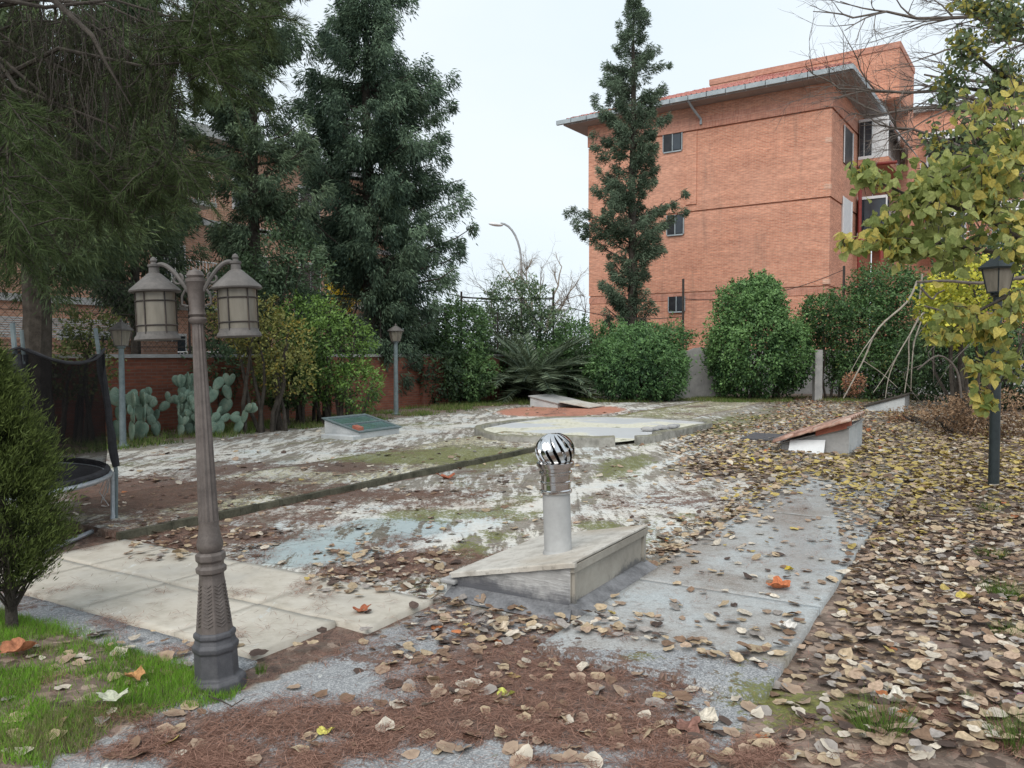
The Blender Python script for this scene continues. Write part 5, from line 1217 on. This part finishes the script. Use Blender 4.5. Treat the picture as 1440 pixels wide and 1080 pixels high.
bpath([(1290,520),(1320,500),(1345,520),(1352,560)],14,.014,.02)
for _ in range(14):
    x=random.uniform(1290,1440);y=random.uniform(400,520); bpath([(x,y),(x+random.uniform(-30,30),y+random.uniform(10,30)),(x+random.uniform(-50,50),y+random.uniform(30,70))],14.3,.008,.004)
mb.build('stem',M['bark_grey'],hb,smooth=True,uv=False)
# far boundary: white render wall piece, concrete post, wire posts, cables
fw=thing('rendered_wall','pale arched rendered wall panel between the two domed shrubs','wall',Vector((P(985,560,29.2).x,29.2,0)))
k=29.2/F; mb=MB(); vs=[];pr=[(-36*k,-.05),(36*k,-.05)]+[(36*k*math.cos(a),.9+.95*math.sin(a)) for a in np.linspace(0,PI,13)]
n_=len(pr); mb.add([(x,0,z) for x,z in pr]+[(x,.15,z) for x,z in pr],[tuple(range(n_)),tuple(range(2*n_-1,n_-1,-1))]+[(i,n_+i,n_+(i+1)%n_,(i+1)%n_) for i in range(n_)]); mb.build('panel',M['cement'],fw)
bw=thing('boundary_wall','low grey rendered wall hidden behind the far shrubs','wall',(6,32.5,0)); MB().box(-8.5,16,-.1,.1,-.1,1.75).build('wall',M['cement'],bw)
cpq=Vector((P(1149,560,27.6).x,27.6,0)); cpo=thing('concrete_post','square pale concrete post standing between two dark shrubs','post',cpq); MB().box(-.13,.13,-.13,.13,-.05,P(1149,492,27.6).z).build('shaft',M['cement'],cpo,bevel=.01)
for lab,px_,top,Y in (('thin dark wire-fence post in the middle of the sky gap',778,408,30.5),('thin dark wire-fence post left of the sky gap',649,410,30.5),('thin dark fence post against the brick building, right of the slender cypress',960,392,29.3),('short dark fence post beside the lowest corner of the brick building',1185,374,29.5)):
    q=Vector((P(px_,500,Y).x,Y,0)); o=thing('fence_post',lab,'post',q,group='wire fence posts'); MB().tube([(0,0,-.05),(0,0,P(px_,top,Y).z)],.045,6).build('rod',M['iron'],o)
def cable(lab,a,b,sag,r=.012):
    o=thing('overhead_wire',lab,'wire',a,group='wires strung over the far boundary'); pts=[Vector(a).lerp(Vector(b),t)+Vector((0,0,-sag*4*t*(1-t)))-Vector(a) for t in np.linspace(0,1,12)]; MB().tube(pts,r,4).build('strand',M['iron'],o)
cable('upper wire with rail between the two posts in the sky gap',P(649,418,30.5),P(778,419,30.5),.05,.03)
cable('second lower rail between posts in the sky gap',P(649,424,30.5),P(778,421,30.5),.02,.015)
cable('wire running right from the middle post to the brick building',P(778,425,30.5),P(960,445,30.4),.3,.015)
cable('wire rising left from the fence post into the big cypress',P(600,405,29),P(705,422,30.5),.1,.015)
cable('thin wire from the slender cypress to the corner of the brick building',P(960,420,29.5),P(1185,380,29.6),.4,.012)
# white plastic chair frame far
q=G(745,563)
# ================================================================ LEAF LITTER
def leaf_shape(r,m=11):
    a=np.linspace(0,2*PI,m,endpoint=False)+r.normal(0,.08,m); rad=1+.06*r.normal(size=m)+.07*np.cos(a*3+r.uniform(0,6)); rad[0]*=1.25
    x=np.cos(a)*rad*.5; y=np.sin(a)*rad*.43
    c1,c2,tw=r.uniform(-.2,.4),r.uniform(-.2,.35),r.uniform(-.35,.35)
    z=c1*y*y*1.3+c2*x*x*1.1+tw*x*y+r.normal(0,.035,m)
    z-=z.min(); zc=.0-0+max(0,(z.mean()-.18))
    return np.stack([x,y,z],1),np.array([0,0,max(0.,zc)])
LC=dict(pale=(.58,.52,.43),tan=(.46,.36,.24),pink=(.40,.295,.215),brown=(.23,.15,.10),dark=(.10,.07,.058),grey=(.33,.30,.275),yellow=(.50,.39,.13),orange=(.46,.17,.07))
def litter_density(px,py):
    d=np.zeros_like(px)
    reg=lambda a,b,c,e,x0=40,y0=14: sm(px,a-x0,a+x0)*(1-sm(px,b-x0,b+x0))*sm(py,c-y0,c+y0)*(1-sm(py,e-y0,e+y0))
    edge=1175-(py<690)*np.clip((690-py)*1.9,0,140)+45*(fbm(px*.012,py*.02,55)-.5)*2
    d=np.maximum(d,sm(px,edge-25,edge+40)*sm(py,575,600)*1.0)
    d=np.maximum(d,reg(960,1250,596,672,50,10)*.8)
    d=np.maximum(d,reg(1090,1300,556,600,40,6)*.9)
    l=930+(800-py)*1.72
    d=np.maximum(d,np.exp(-((px-l+38)/42)**2)*sm(py,660,690)*(1-sm(py,800,815))*.9)
    d=np.maximum(d,reg(590,860,838,905,30,10)*.75)
    d=np.maximum(d,reg(820,1200,905,960,80,20)*.38)
    d=np.maximum(d,reg(540,1250,870,1080,90,20)*.26)
    d=np.maximum(d,sm(px,950,1300)*sm(py,930,960)*.75)
    d=np.maximum(d,sm(px,1050,1250)*sm(py,960,1000)*.5)
    d=np.maximum(d,reg(440,640,770,840,30,10)*.45)
    d=np.maximum(d,reg(190,400,738,792,30,6)*.30)
    d=np.maximum(d,reg(120,450,655,760,40,14)*.05)
    d=np.maximum(d,reg(400,980,640,840,60,20)*.03)
    d=np.maximum(d,reg(880,1000,700,800,30,12)*.1)
    d=np.maximum(d,reg(930,1190,700,930,10,10)*.09)
    d=np.maximum(d,reg(0,290,895,1080,20,10)*.13)
    d=np.maximum(d,reg(300,620,880,1080,40,20)*.05)
    d=np.maximum(d,(py<640)*.012)
    return d
r=np.random.default_rng(101); 
Xc=r.uniform(-7,17,560000); Yc=3.05+27*r.random(560000)
px,py=proj(Xc,Yc); dens=litter_density(px,py); 
far=np.clip(9.0/Yc,.25,1.0)      # thinner with distance
acc=.5*dens*far*np.where(Yc<9,1.0,.8)
tt_,ss_=inv(Xc,Yc)
inhatch=((tt_>-3.1)&(tt_<-2.1)&(ss_>4.3)&(ss_<5.65))|((tt_>-2.95)&(tt_<-1.8)&(ss_>13.6)&(ss_<15.35))|((tt_>-2.95)&(tt_<-1.85)&(ss_>24.5)&(ss_<26.3))|(tt_<-14.6)
near_lamp=np.hypot(Xc-dl.location.x,Yc-dl.location.y)<.17
base_density=560000/(24*27)      # per m2
want=400.0
ok=(r.random(len(Xc))<dens*np.where(Yc<8,1,np.clip(7/Yc,.3,1))*want/base_density*1.0)&~inhatch&~near_lamp&(np.abs(px-720)<760)
Xl=Xc[ok];Yl=Yc[ok];pxl=px[ok];pyl=py[ok];dl_=dens[ok];N=len(Xl); print('leaves',N)
order=np.argsort(Yl); Xl,Yl,pxl,pyl,dl_=[a[order] for a in (Xl,Yl,pxl,pyl,dl_)]
names=list(LC)
# colour choice
pc=np.tile(np.array([.15,.24,.19,.18,.10,.11,.025,.005]),(N,1))
yl=np.exp(-(((pxl-1300)/190)**2+((pyl-668)/42)**2)); pc[:,6]+=yl*1.0; pc[:,3]+=yl*.1; wide=np.exp(-(((pxl-1260)/260)**2+((pyl-650)/70)**2)); pc[:,1]+=wide*.35; pc[:,6]+=wide*.28
fr=(pyl<640)&(pxl>1050); pc[fr,7]+=.12*np.exp(-((pxl[fr]-1180)/90)**2); pc[fr,2]+=.15
pc[:,6]*=np.where((pyl>800)|(pxl<900),.25,1)
cum=np.cumsum(pc/pc.sum(1,keepdims=True),1); ch=(r.random(N)[:,None]>cum).sum(1).clip(0,7)
size=r.triangular(.024,.055,.10,N)*np.where(Yl>9,1.25,1.0)
def surf_z(X,Y):
    t,s=inv(X,Y); z=gz(np.array([X]),np.array([Y]))[2][0]
    if -8.22<t<-6.42 and 4.15<s<13.6: z=.061
    elif -2.05<t<-.85 and 4<s<12.4: z=.031
    elif -6.3<t<-3.0 and 2.5<s<4.13: z=.024
    return z
NI=300
cols=np.array([LC[n_] for n_ in names])
# individuals: shared meshes, 6 shapes x 8 colours
im={}
def leaf_mesh(ci,si):
    if (ci,si) in im: return im[(ci,si)]
    rr=np.random.default_rng(500+si); v,c=leaf_shape(rr,13); co=np.concatenate([v,[c]]); f=np.array([[i,(i+1)%13,13] for i in range(13)])
    stem=np.array([[.62,0,.05],[.9,.05,.04],[.62,.02,.05]]); f=np.concatenate([f,[[14,15,16]]]); co=np.concatenate([co,stem])
    me=np_mesh('fallen_leaf',co,f,True); at=me.color_attributes.new('col','FLOAT_COLOR','POINT'); cc=np.ones((len(co),4),np.float32); cc[:,:3]=cols[ci]*rr.uniform(.85,1.15,(len(co),1)); cc[13,:3]*=.8; at.data.foreach_set('color',cc.ravel()); me.materials.append(M['litter']); im[(ci,si)]=me; return me
words={'pale':'pale beige','tan':'light tan','pink':'pinkish brown','brown':'mid brown','dark':'dark rotten','grey':'silvery grey','yellow':'yellow','orange':'orange'}
def zone(x,y):
    if x<290 and y>890: return 'on the grass left of the front lamp'
    if x<640: return 'on needle-strewn paving right of the front lamp'
    if x<1000: return 'on needles and moss in the foreground centre'
    return 'on bare mossy ground in the foreground right'
vis=(pxl>2)&(pxl<1438)&(pyl<1078)
# prefer isolated leaves (low density), nearest first
score=Yl+dl_*1.2; cand=np.where(vis)[0]; cand=cand[np.argsort(score[cand])][:NI]; isind=np.zeros(N,bool); isind[cand]=True
for i in cand:
    ci=int(ch[i]); me=leaf_mesh(ci,int(r.integers(0,7))); o=bpy.data.objects.new('fallen_leaf',me); COL.objects.link(o)
    o.location=(Xl[i],Yl[i],surf_z(Xl[i],Yl[i])+.006); sz=size[i]*1.15; o.scale=(sz,sz,sz); o.rotation_euler=(r.normal(0,.2),r.normal(0,.2),r.uniform(0,2*PI))
    tag(o,f'{words[names[ci]]} dry leaf lying {zone(pxl[i],pyl[i])}','leaf','fallen leaves in the foreground')
rest=np.where(~isind)[0]
COs=[];CL=[];mm=11
sh_=[leaf_shape(np.random.default_rng(900+k),mm) for k in range(40)]
pick=r.integers(0,40,len(rest)); base_v=np.stack([np.concatenate([s[0],[s[1]]]) for s in sh_])[pick]   # (n,10,3)
sc=size[rest][:,None,None]; v=base_v*sc
# random tilt + yaw
ax=r.normal(0,.17,len(rest)); ay=r.normal(0,.17,len(rest)); az=r.uniform(0,2*PI,len(rest))
x,y,z=v[...,0],v[...,1],v[...,2]
y2=y*np.cos(ax)[:,None]-z*np.sin(ax)[:,None]; z2=y*np.sin(ax)[:,None]+z*np.cos(ax)[:,None]
x3=x*np.cos(ay)[:,None]+z2*np.sin(ay)[:,None]; z3=-x*np.sin(ay)[:,None]+z2*np.cos(ay)[:,None]
x4=x3*np.cos(az)[:,None]-y2*np.sin(az)[:,None]; y4=x3*np.sin(az)[:,None]+y2*np.cos(az)[:,None]
tq,sq=inv(Xl[rest],Yl[rest]); zs_=gz(Xl[rest],Yl[rest])[2]
zs_=np.where((tq>-6.3)&(tq<-3.0)&(sq>2.5)&(sq<4.13),.024,zs_); zs_=np.where((tq>-2.05)&(tq<-.85)&(sq>4)&(sq<12.4),.031,zs_); zs_=np.where((tq>-8.22)&(tq<-6.42)&(sq>4.15)&(sq<13.6),.061,zs_)
z3=z3-np.minimum(z3.min(1),0)[:,None]+ (zs_+.002+r.uniform(0,.035,len(rest))*dl_[rest])[:,None]
co=np.stack([x4+Xl[rest][:,None],y4+Yl[rest][:,None],z3],-1)
nr_=len(rest); off=(np.arange(nr_)*(mm+1))[:,None,None]; tri=np.array([[i,(i+1)%mm,mm] for i in range(mm)])[None]; f=(tri+off).reshape(-1,3)
me=np_mesh('leaf_litter',co.reshape(-1,3),f,True); at=me.color_attributes.new('col','FLOAT_COLOR','POINT'); cc=np.ones((nr_,mm+1,4),np.float32); cc[:,:,:3]=(cols[ch[rest]]*r.uniform(.7,1.15,(nr_,1)))[:,None,:]*r.uniform(.88,1.12,(nr_,mm+1,1)); at.data.foreach_set('color',cc.ravel()); me.materials.append(M['litter'])
ll=bpy.data.objects.new('leaf_litter',me); COL.objects.link(ll); tag(ll,'carpet of dry brown and yellow fallen leaves covering the right side','leaf litter',kind='stuff')
# notable crumpled leaves
def big_leaf(lab,px_,py_,sz,c,seed,z=.0):
    rr=np.random.default_rng(seed); m_=40; a=np.linspace(0,2*PI,m_,endpoint=False); lob=1+.17*np.cos(a*5)+.07*np.cos(a*9+seed)+.05*np.cos(a*17)+rr.normal(0,.025,m_)
    rings=[];K=4
    co=[[0,0,.02]]
    for k in range(1,K+1):
        for i in range(m_):
            q=k/K; x=math.cos(a[i])*q*(1+(lob[i]-1)*q)*.5; y=math.sin(a[i])*q*(1+(lob[i]-1)*q)*.42; co.append([x,y,.16*q*q*(1+math.sin(a[i]*2+seed))*.8+.12*abs(math.sin(a[i]))*q+.06*q*math.sin(a[i]*5+seed)+rr.normal(0,.006)])
    f=[]
    tris=[[0,1+i,1+(i+1)%m_] for i in range(m_)]
    for k in range(K-1):
        for i in range(m_):
            A_=1+k*m_+i;B_=1+k*m_+(i+1)%m_; tris+= [[A_,A_+m_,B_+m_],[A_,B_+m_,B_]]
    me=np_mesh('large_leaf',np.array(co)*sz,np.array(tris),True); at=me.color_attributes.new('col','FLOAT_COLOR','POINT'); cc=np.ones((len(co),4),np.float32); cc[:,:3]=np.array(c)*rr.uniform(.8,1.2,(len(co),1)); at.data.foreach_set('color',cc.ravel()); me.materials.append(M['litter'])
    o=bpy.data.objects.new('large_leaf',me); COL.objects.link(o); q=G(px_,py_); o.location=(q.x,q.y,surf_z(q.x,q.y)+.004+z); o.rotation_euler=(0,0,rr.uniform(0,6)); tag(o,lab,'leaf'); return o
big_leaf('bright orange crumpled plane leaf on the grey slab right of centre',1095,834,.17,(.50,.17,.075),1)
big_leaf('orange-brown curled leaf on the dark patch below the pale slabs',508,866,.11,(.36,.12,.06),2)
big_leaf('large orange-brown leaf on the grass at the far left edge',28,934,.16,(.40,.17,.09),3,.03)
big_leaf('broad cream leaf among brown leaves in front of the vent hatch',703,883,.13,(.55,.47,.36),4)
big_leaf('whitish lobed leaf near the bottom right of centre',990,1007,.12,(.62,.57,.48),5)
big_leaf('reddish brown lobed leaf near the bottom, left of the whitish leaf',965,1022,.13,(.26,.14,.11),6)
big_leaf('whitish lobed leaf beside the grass tuft at the bottom right',1262,993,.13,(.66,.63,.55),7)
big_leaf('pale green and white leaf on the grass below the pale slabs',160,1010,.12,(.50,.52,.40),8,.04)
big_leaf('pale yellow leaf on the needles at the bottom left of centre',458,1027,.07,(.60,.55,.14),9)
big_leaf('yellow-green leaf on moss in the foreground centre',711,977,.08,(.48,.50,.12),10)
big_leaf('mustard yellow leaf among brown leaves at the right',1357,855,.10,(.52,.42,.10),11,.03)
big_leaf('yellow curled leaf at the top of the grey slab',1110,808,.07,(.45,.34,.05),12)
big_leaf('bright yellow leaf near the tiled hatch',1065,649,.22,(.60,.50,.08),13)
big_leaf('red-brown leaf on the mossy strip by the kerb',628,672,.22,(.40,.13,.07),14)
big_leaf('white dry leaf on the wet grey slab',1108,892,.11,(.62,.60,.56),15)
big_leaf('tan leaf with orange tip on the grass',190,975,.10,(.44,.24,.10),16,.04)
# ================================================================ PINE NEEDLES
r=np.random.default_rng(77); N=620000
Xn=r.uniform(-6,4.5,N);Yn_=3.05+7.5*r.random(N)**1.8; ne,mo,we,pa,so,orr,ag,ye,pl_=masks(Xn,Yn_)
loc=fbm(Xn*5,Yn_*5,61,5); pr=sm(ne+(loc-.5)*2.2,.25,.75); px,py=proj(Xn,Yn_); tt_,ss_=inv(Xn,Yn_)
inh=((tt_>-3.1)&(tt_<-2.1)&(ss_>4.3)&(ss_<5.65))|(np.abs(px-720)>760)
ok=(r.random(N)<pr*.75*np.clip(6/Yn_,.3,1)+.012)&~inh; Xn=Xn[ok];Yn_=Yn_[ok];N=len(Xn); print('needles',N)
tt_,ss_=inv(Xn,Yn_); zn=gz(Xn,Yn_)[2]+.003; zn=np.where((tt_>-6.3)&(tt_<-3)&(ss_>2.5)&(ss_<4.13),.027,zn); zn=np.where((tt_>-2.05)&(tt_<-.85)&(ss_>4)&(ss_<12),.034,zn); zn=np.where((tt_>-8.22)&(tt_<-6.42)&(ss_>4.15)&(ss_<13.6),.066,zn)
a=r.uniform(0,2*PI,N); d=np.stack([np.cos(a),np.sin(a),r.normal(0,.07,N)],1); zn=zn+r.random(N)*.014
nd=leaf_obj('pine_needles',np.stack([Xn,Yn_,zn],1),d,np.tile([0,0,1.],(N,1)),r.uniform(.045,.12,N),r.uniform(.0016,.0030,N),colmix((.09,.04,.028),(.40,.23,.17),r.random(N)),M['needle'],None,'kite'); tag(nd,'reddish brown fallen pine needles strewn over the paving','pine needles',kind='stuff')
# ================================================================ GRASS
r=np.random.default_rng(88)
def grass(name,label,X,Y,L0,c1,c2,w=.003,lean=.45):
    N=len(X); a=r.uniform(0,2*PI,N); d=np.stack([np.cos(a)*lean*r.random(N),np.sin(a)*lean*r.random(N),np.ones(N)],1)+r.normal(0,.15,(N,3)); z=gz(X,Y)[2]-.004
    o=leaf_obj(name,np.stack([X,Y,z],1),d,r.normal(size=(N,3))*[1,1,.1],L0*r.uniform(.5,1.25,N),np.full(N,w)*r.uniform(.7,1.4,N),np.where((r.random(N)<.16+.5*(fbm(X*2.4,Y*2.4,14)>.58))[:,None],np.array([[.26,.26,.11]])*r.uniform(.6,1.1,(N,1)),colmix(c1,c2,np.clip(r.normal(.55,.25,N)+(fbm(X*3,Y*3,4)-.5)*1.2,0,1))*1.5),M['grass'],None,'tri'); tag(o,label,'grass',kind='stuff'); return o
N=150000; X=r.uniform(-3.6,-1.1,N);Y=r.uniform(3.0,5.2,N);t,s=inv(X,Y); nb=fbm(X*3,Y*3,44,4)
w1=(t<-3.10+ (nb-.5)*.5)&(s<2.66-(nb-.5)*.6); p=np.clip((nb-.34)*4,0.05,1)*(1-.55*sm(s,2.1,2.5)*0); ok=w1&(r.random(N)<p)
grass('lawn_grass','short bright green grass patch in the lower left corner',X[ok],Y[ok],.05,(.045,.10,.012),(.17,.32,.035),.0035,.8)
# sparse thin grass along the left wall and far edge
N=26000; T=r.uniform(-14.7,-12.5,N);S_=r.uniform(7,29,N);X=su*S_+cu*T;Y=cu*S_-su*T; ok=fbm(X*1.2,Y*1.2,45)>.47
X2=r.uniform(-2,13,26000);Y2=r.uniform(26.5,29.5,26000); ok2=fbm(X2*.8,Y2*.8,47)>.45
grass('verge_grass','rough grass verge along the walls and in front of the far shrubs',np.concatenate([X[ok],X2[ok2]]),np.concatenate([Y[ok],Y2[ok2]]),.13,(.03,.055,.014),(.13,.19,.045),.014,.8)
tuft=[(1240,1035,.15,'tall grass tuft at the bottom right among pale leaves'),(1408,845,.14,'grass tuft at the right edge among brown leaves'),(1425,905,.08,'small grass tuft by the right edge above the pink flower'),(1395,725,.10,'low grass patch in leaves near the dark lamp post'),(368,952,.06,'tiny grass sprig at the foot of the front lamp'),(1395,790,.08,'thin grass patch among leaves at the far right'),(1432,1060,.13,'grass tuft in the bottom right corner'),(1360,1000,.06,'short weeds among the leaves at the bottom right')]
for (x_,y_,h_,lab) in tuft:
    q=G(x_,y_); m_=260 if h_>.07 else 70; rr=.10 if h_>.07 else .03; A_=r.uniform(0,2*PI,m_); Rr=rr*np.sqrt(r.random(m_)); C=np.stack([Rr*np.cos(A_),Rr*np.sin(A_),np.zeros(m_)],1); d=C*6+r.normal(0,.25,(m_,3)); d[:,2]=1
    o=leaf_obj('grass_tuft',C,d,r.normal(size=(m_,3))*[1,1,.1],h_*r.uniform(.5,1.3,m_),np.full(m_,.0035),colmix((.04,.075,.015),(.16,.25,.05),r.random(m_)),M['grass'],None,'tri'); o.location=(q.x,q.y,surf_z(q.x,q.y)-.004); tag(o,lab,'grass tuft',group='grass tufts among the leaves')
# pink flower
q=G(1437,992); o=thing('pink_flower','small magenta flower at the right edge','flower',q); 
mb=MB()
for k in range(5): a=2*PI*k/5; mb.sphere((.011*math.cos(a),.011*math.sin(a),.05),.010,8,6,(1,1,.4))
mb.build('petals',M['pink'],o); MB().tube([(0,0,-.01),(0,0,.05)],.0015,4).build('stem',M['cactus'],o)
# fallen twig at lamp foot
o=thing('fallen_twig','thin dark forked twig at the foot of the front lamp','twig',G(320,990)); mb=MB(); o_=Vector(o.location)
mb.tube([G(290,978,.012)-o_,G(310,985,.014)-o_,G(326,993,.012)-o_,G(343,983,.014)-o_],[.004,.004,.003,.002],5); mb.build('stem',M['bark'],o)
# ================================================================ LIGHT, SKY, CAMERA
SUN_EL=math.radians(46); SUN_AZ=math.radians(200)
wd=bpy.data.worlds.new('World'); scn.world=wd; wd.use_nodes=True; nt=wd.node_tree; nt.nodes.clear()
sky=nt.nodes.new('ShaderNodeTexSky'); sky.sky_type='NISHITA'; sky.sun_disc=False; sky.sun_elevation=SUN_EL; sky.sun_rotation=SUN_AZ; sky.dust_density=3; sky.air_density=1; sky.ozone_density=1
tc=nt.nodes.new('ShaderNodeTexCoord'); mp=nt.nodes.new('ShaderNodeMapping'); mp.inputs['Scale'].default_value=(1,1,2.2); nt.links.new(tc.outputs['Generated'],mp.inputs[0])
nz_=nt.nodes.new('ShaderNodeTexNoise'); nz_.inputs['Scale'].default_value=1.6; nz_.inputs['Detail'].default_value=5; nt.links.new(mp.outputs[0],nz_.inputs[0])
cr_=nt.nodes.new('ShaderNodeValToRGB'); cr_.color_ramp.elements[0].position=.3; cr_.color_ramp.elements[0].color=(7.1,8.2,9.0,1); cr_.color_ramp.elements[1].position=.7; cr_.color_ramp.elements[1].color=(8.2,8.9,9.4,1); nt.links.new(nz_.outputs[0],cr_.inputs[0])
mx=nt.nodes.new('ShaderNodeMix'); mx.data_type='RGBA'; mx.inputs[0].default_value=.92; nt.links.new(sky.outputs[0],mx.inputs[6]); nt.links.new(cr_.outputs[0],mx.inputs[7])
bg=nt.nodes.new('ShaderNodeBackground'); bg.inputs['Strength'].default_value=.119; nt.links.new(mx.outputs[2],bg.inputs[0]); ow=nt.nodes.new('ShaderNodeOutputWorld'); nt.links.new(bg.outputs[0],ow.inputs[0])
sl=bpy.data.lights.new('sun','SUN'); sl.energy=2.4; sl.angle=math.radians(45); sl.color=(1,.96,.9); so=bpy.data.objects.new('sun',sl); COL.objects.link(so)
dirv=Vector((math.sin(SUN_AZ)*math.cos(SUN_EL),math.cos(SUN_AZ)*math.cos(SUN_EL),math.sin(SUN_EL))); so.rotation_euler=dirv.to_track_quat('Z','Y').to_euler(); so.location=(0,-5,20)
cam=bpy.data.cameras.new('camera'); cam.sensor_width=36; cam.lens=36*F/1440; cam.clip_end=3000; cam.clip_start=.05
co_=bpy.data.objects.new('camera',cam); COL.objects.link(co_); co_.location=(0,0,H); co_.rotation_euler=(PI/2-PITCH,0,0); scn.camera=co_
scn.view_settings.view_transform='Standard'; scn.view_settings.look='None'; scn.view_settings.exposure=0
scn.render.resolution_x=1024; scn.render.resolution_y=768
scn.cycles.max_bounces=4; scn.cycles.transparent_max_bounces=8; scn.cycles.diffuse_bounces=3; scn.cycles.glossy_bounces=3; scn.cycles.transmission_bounces=3
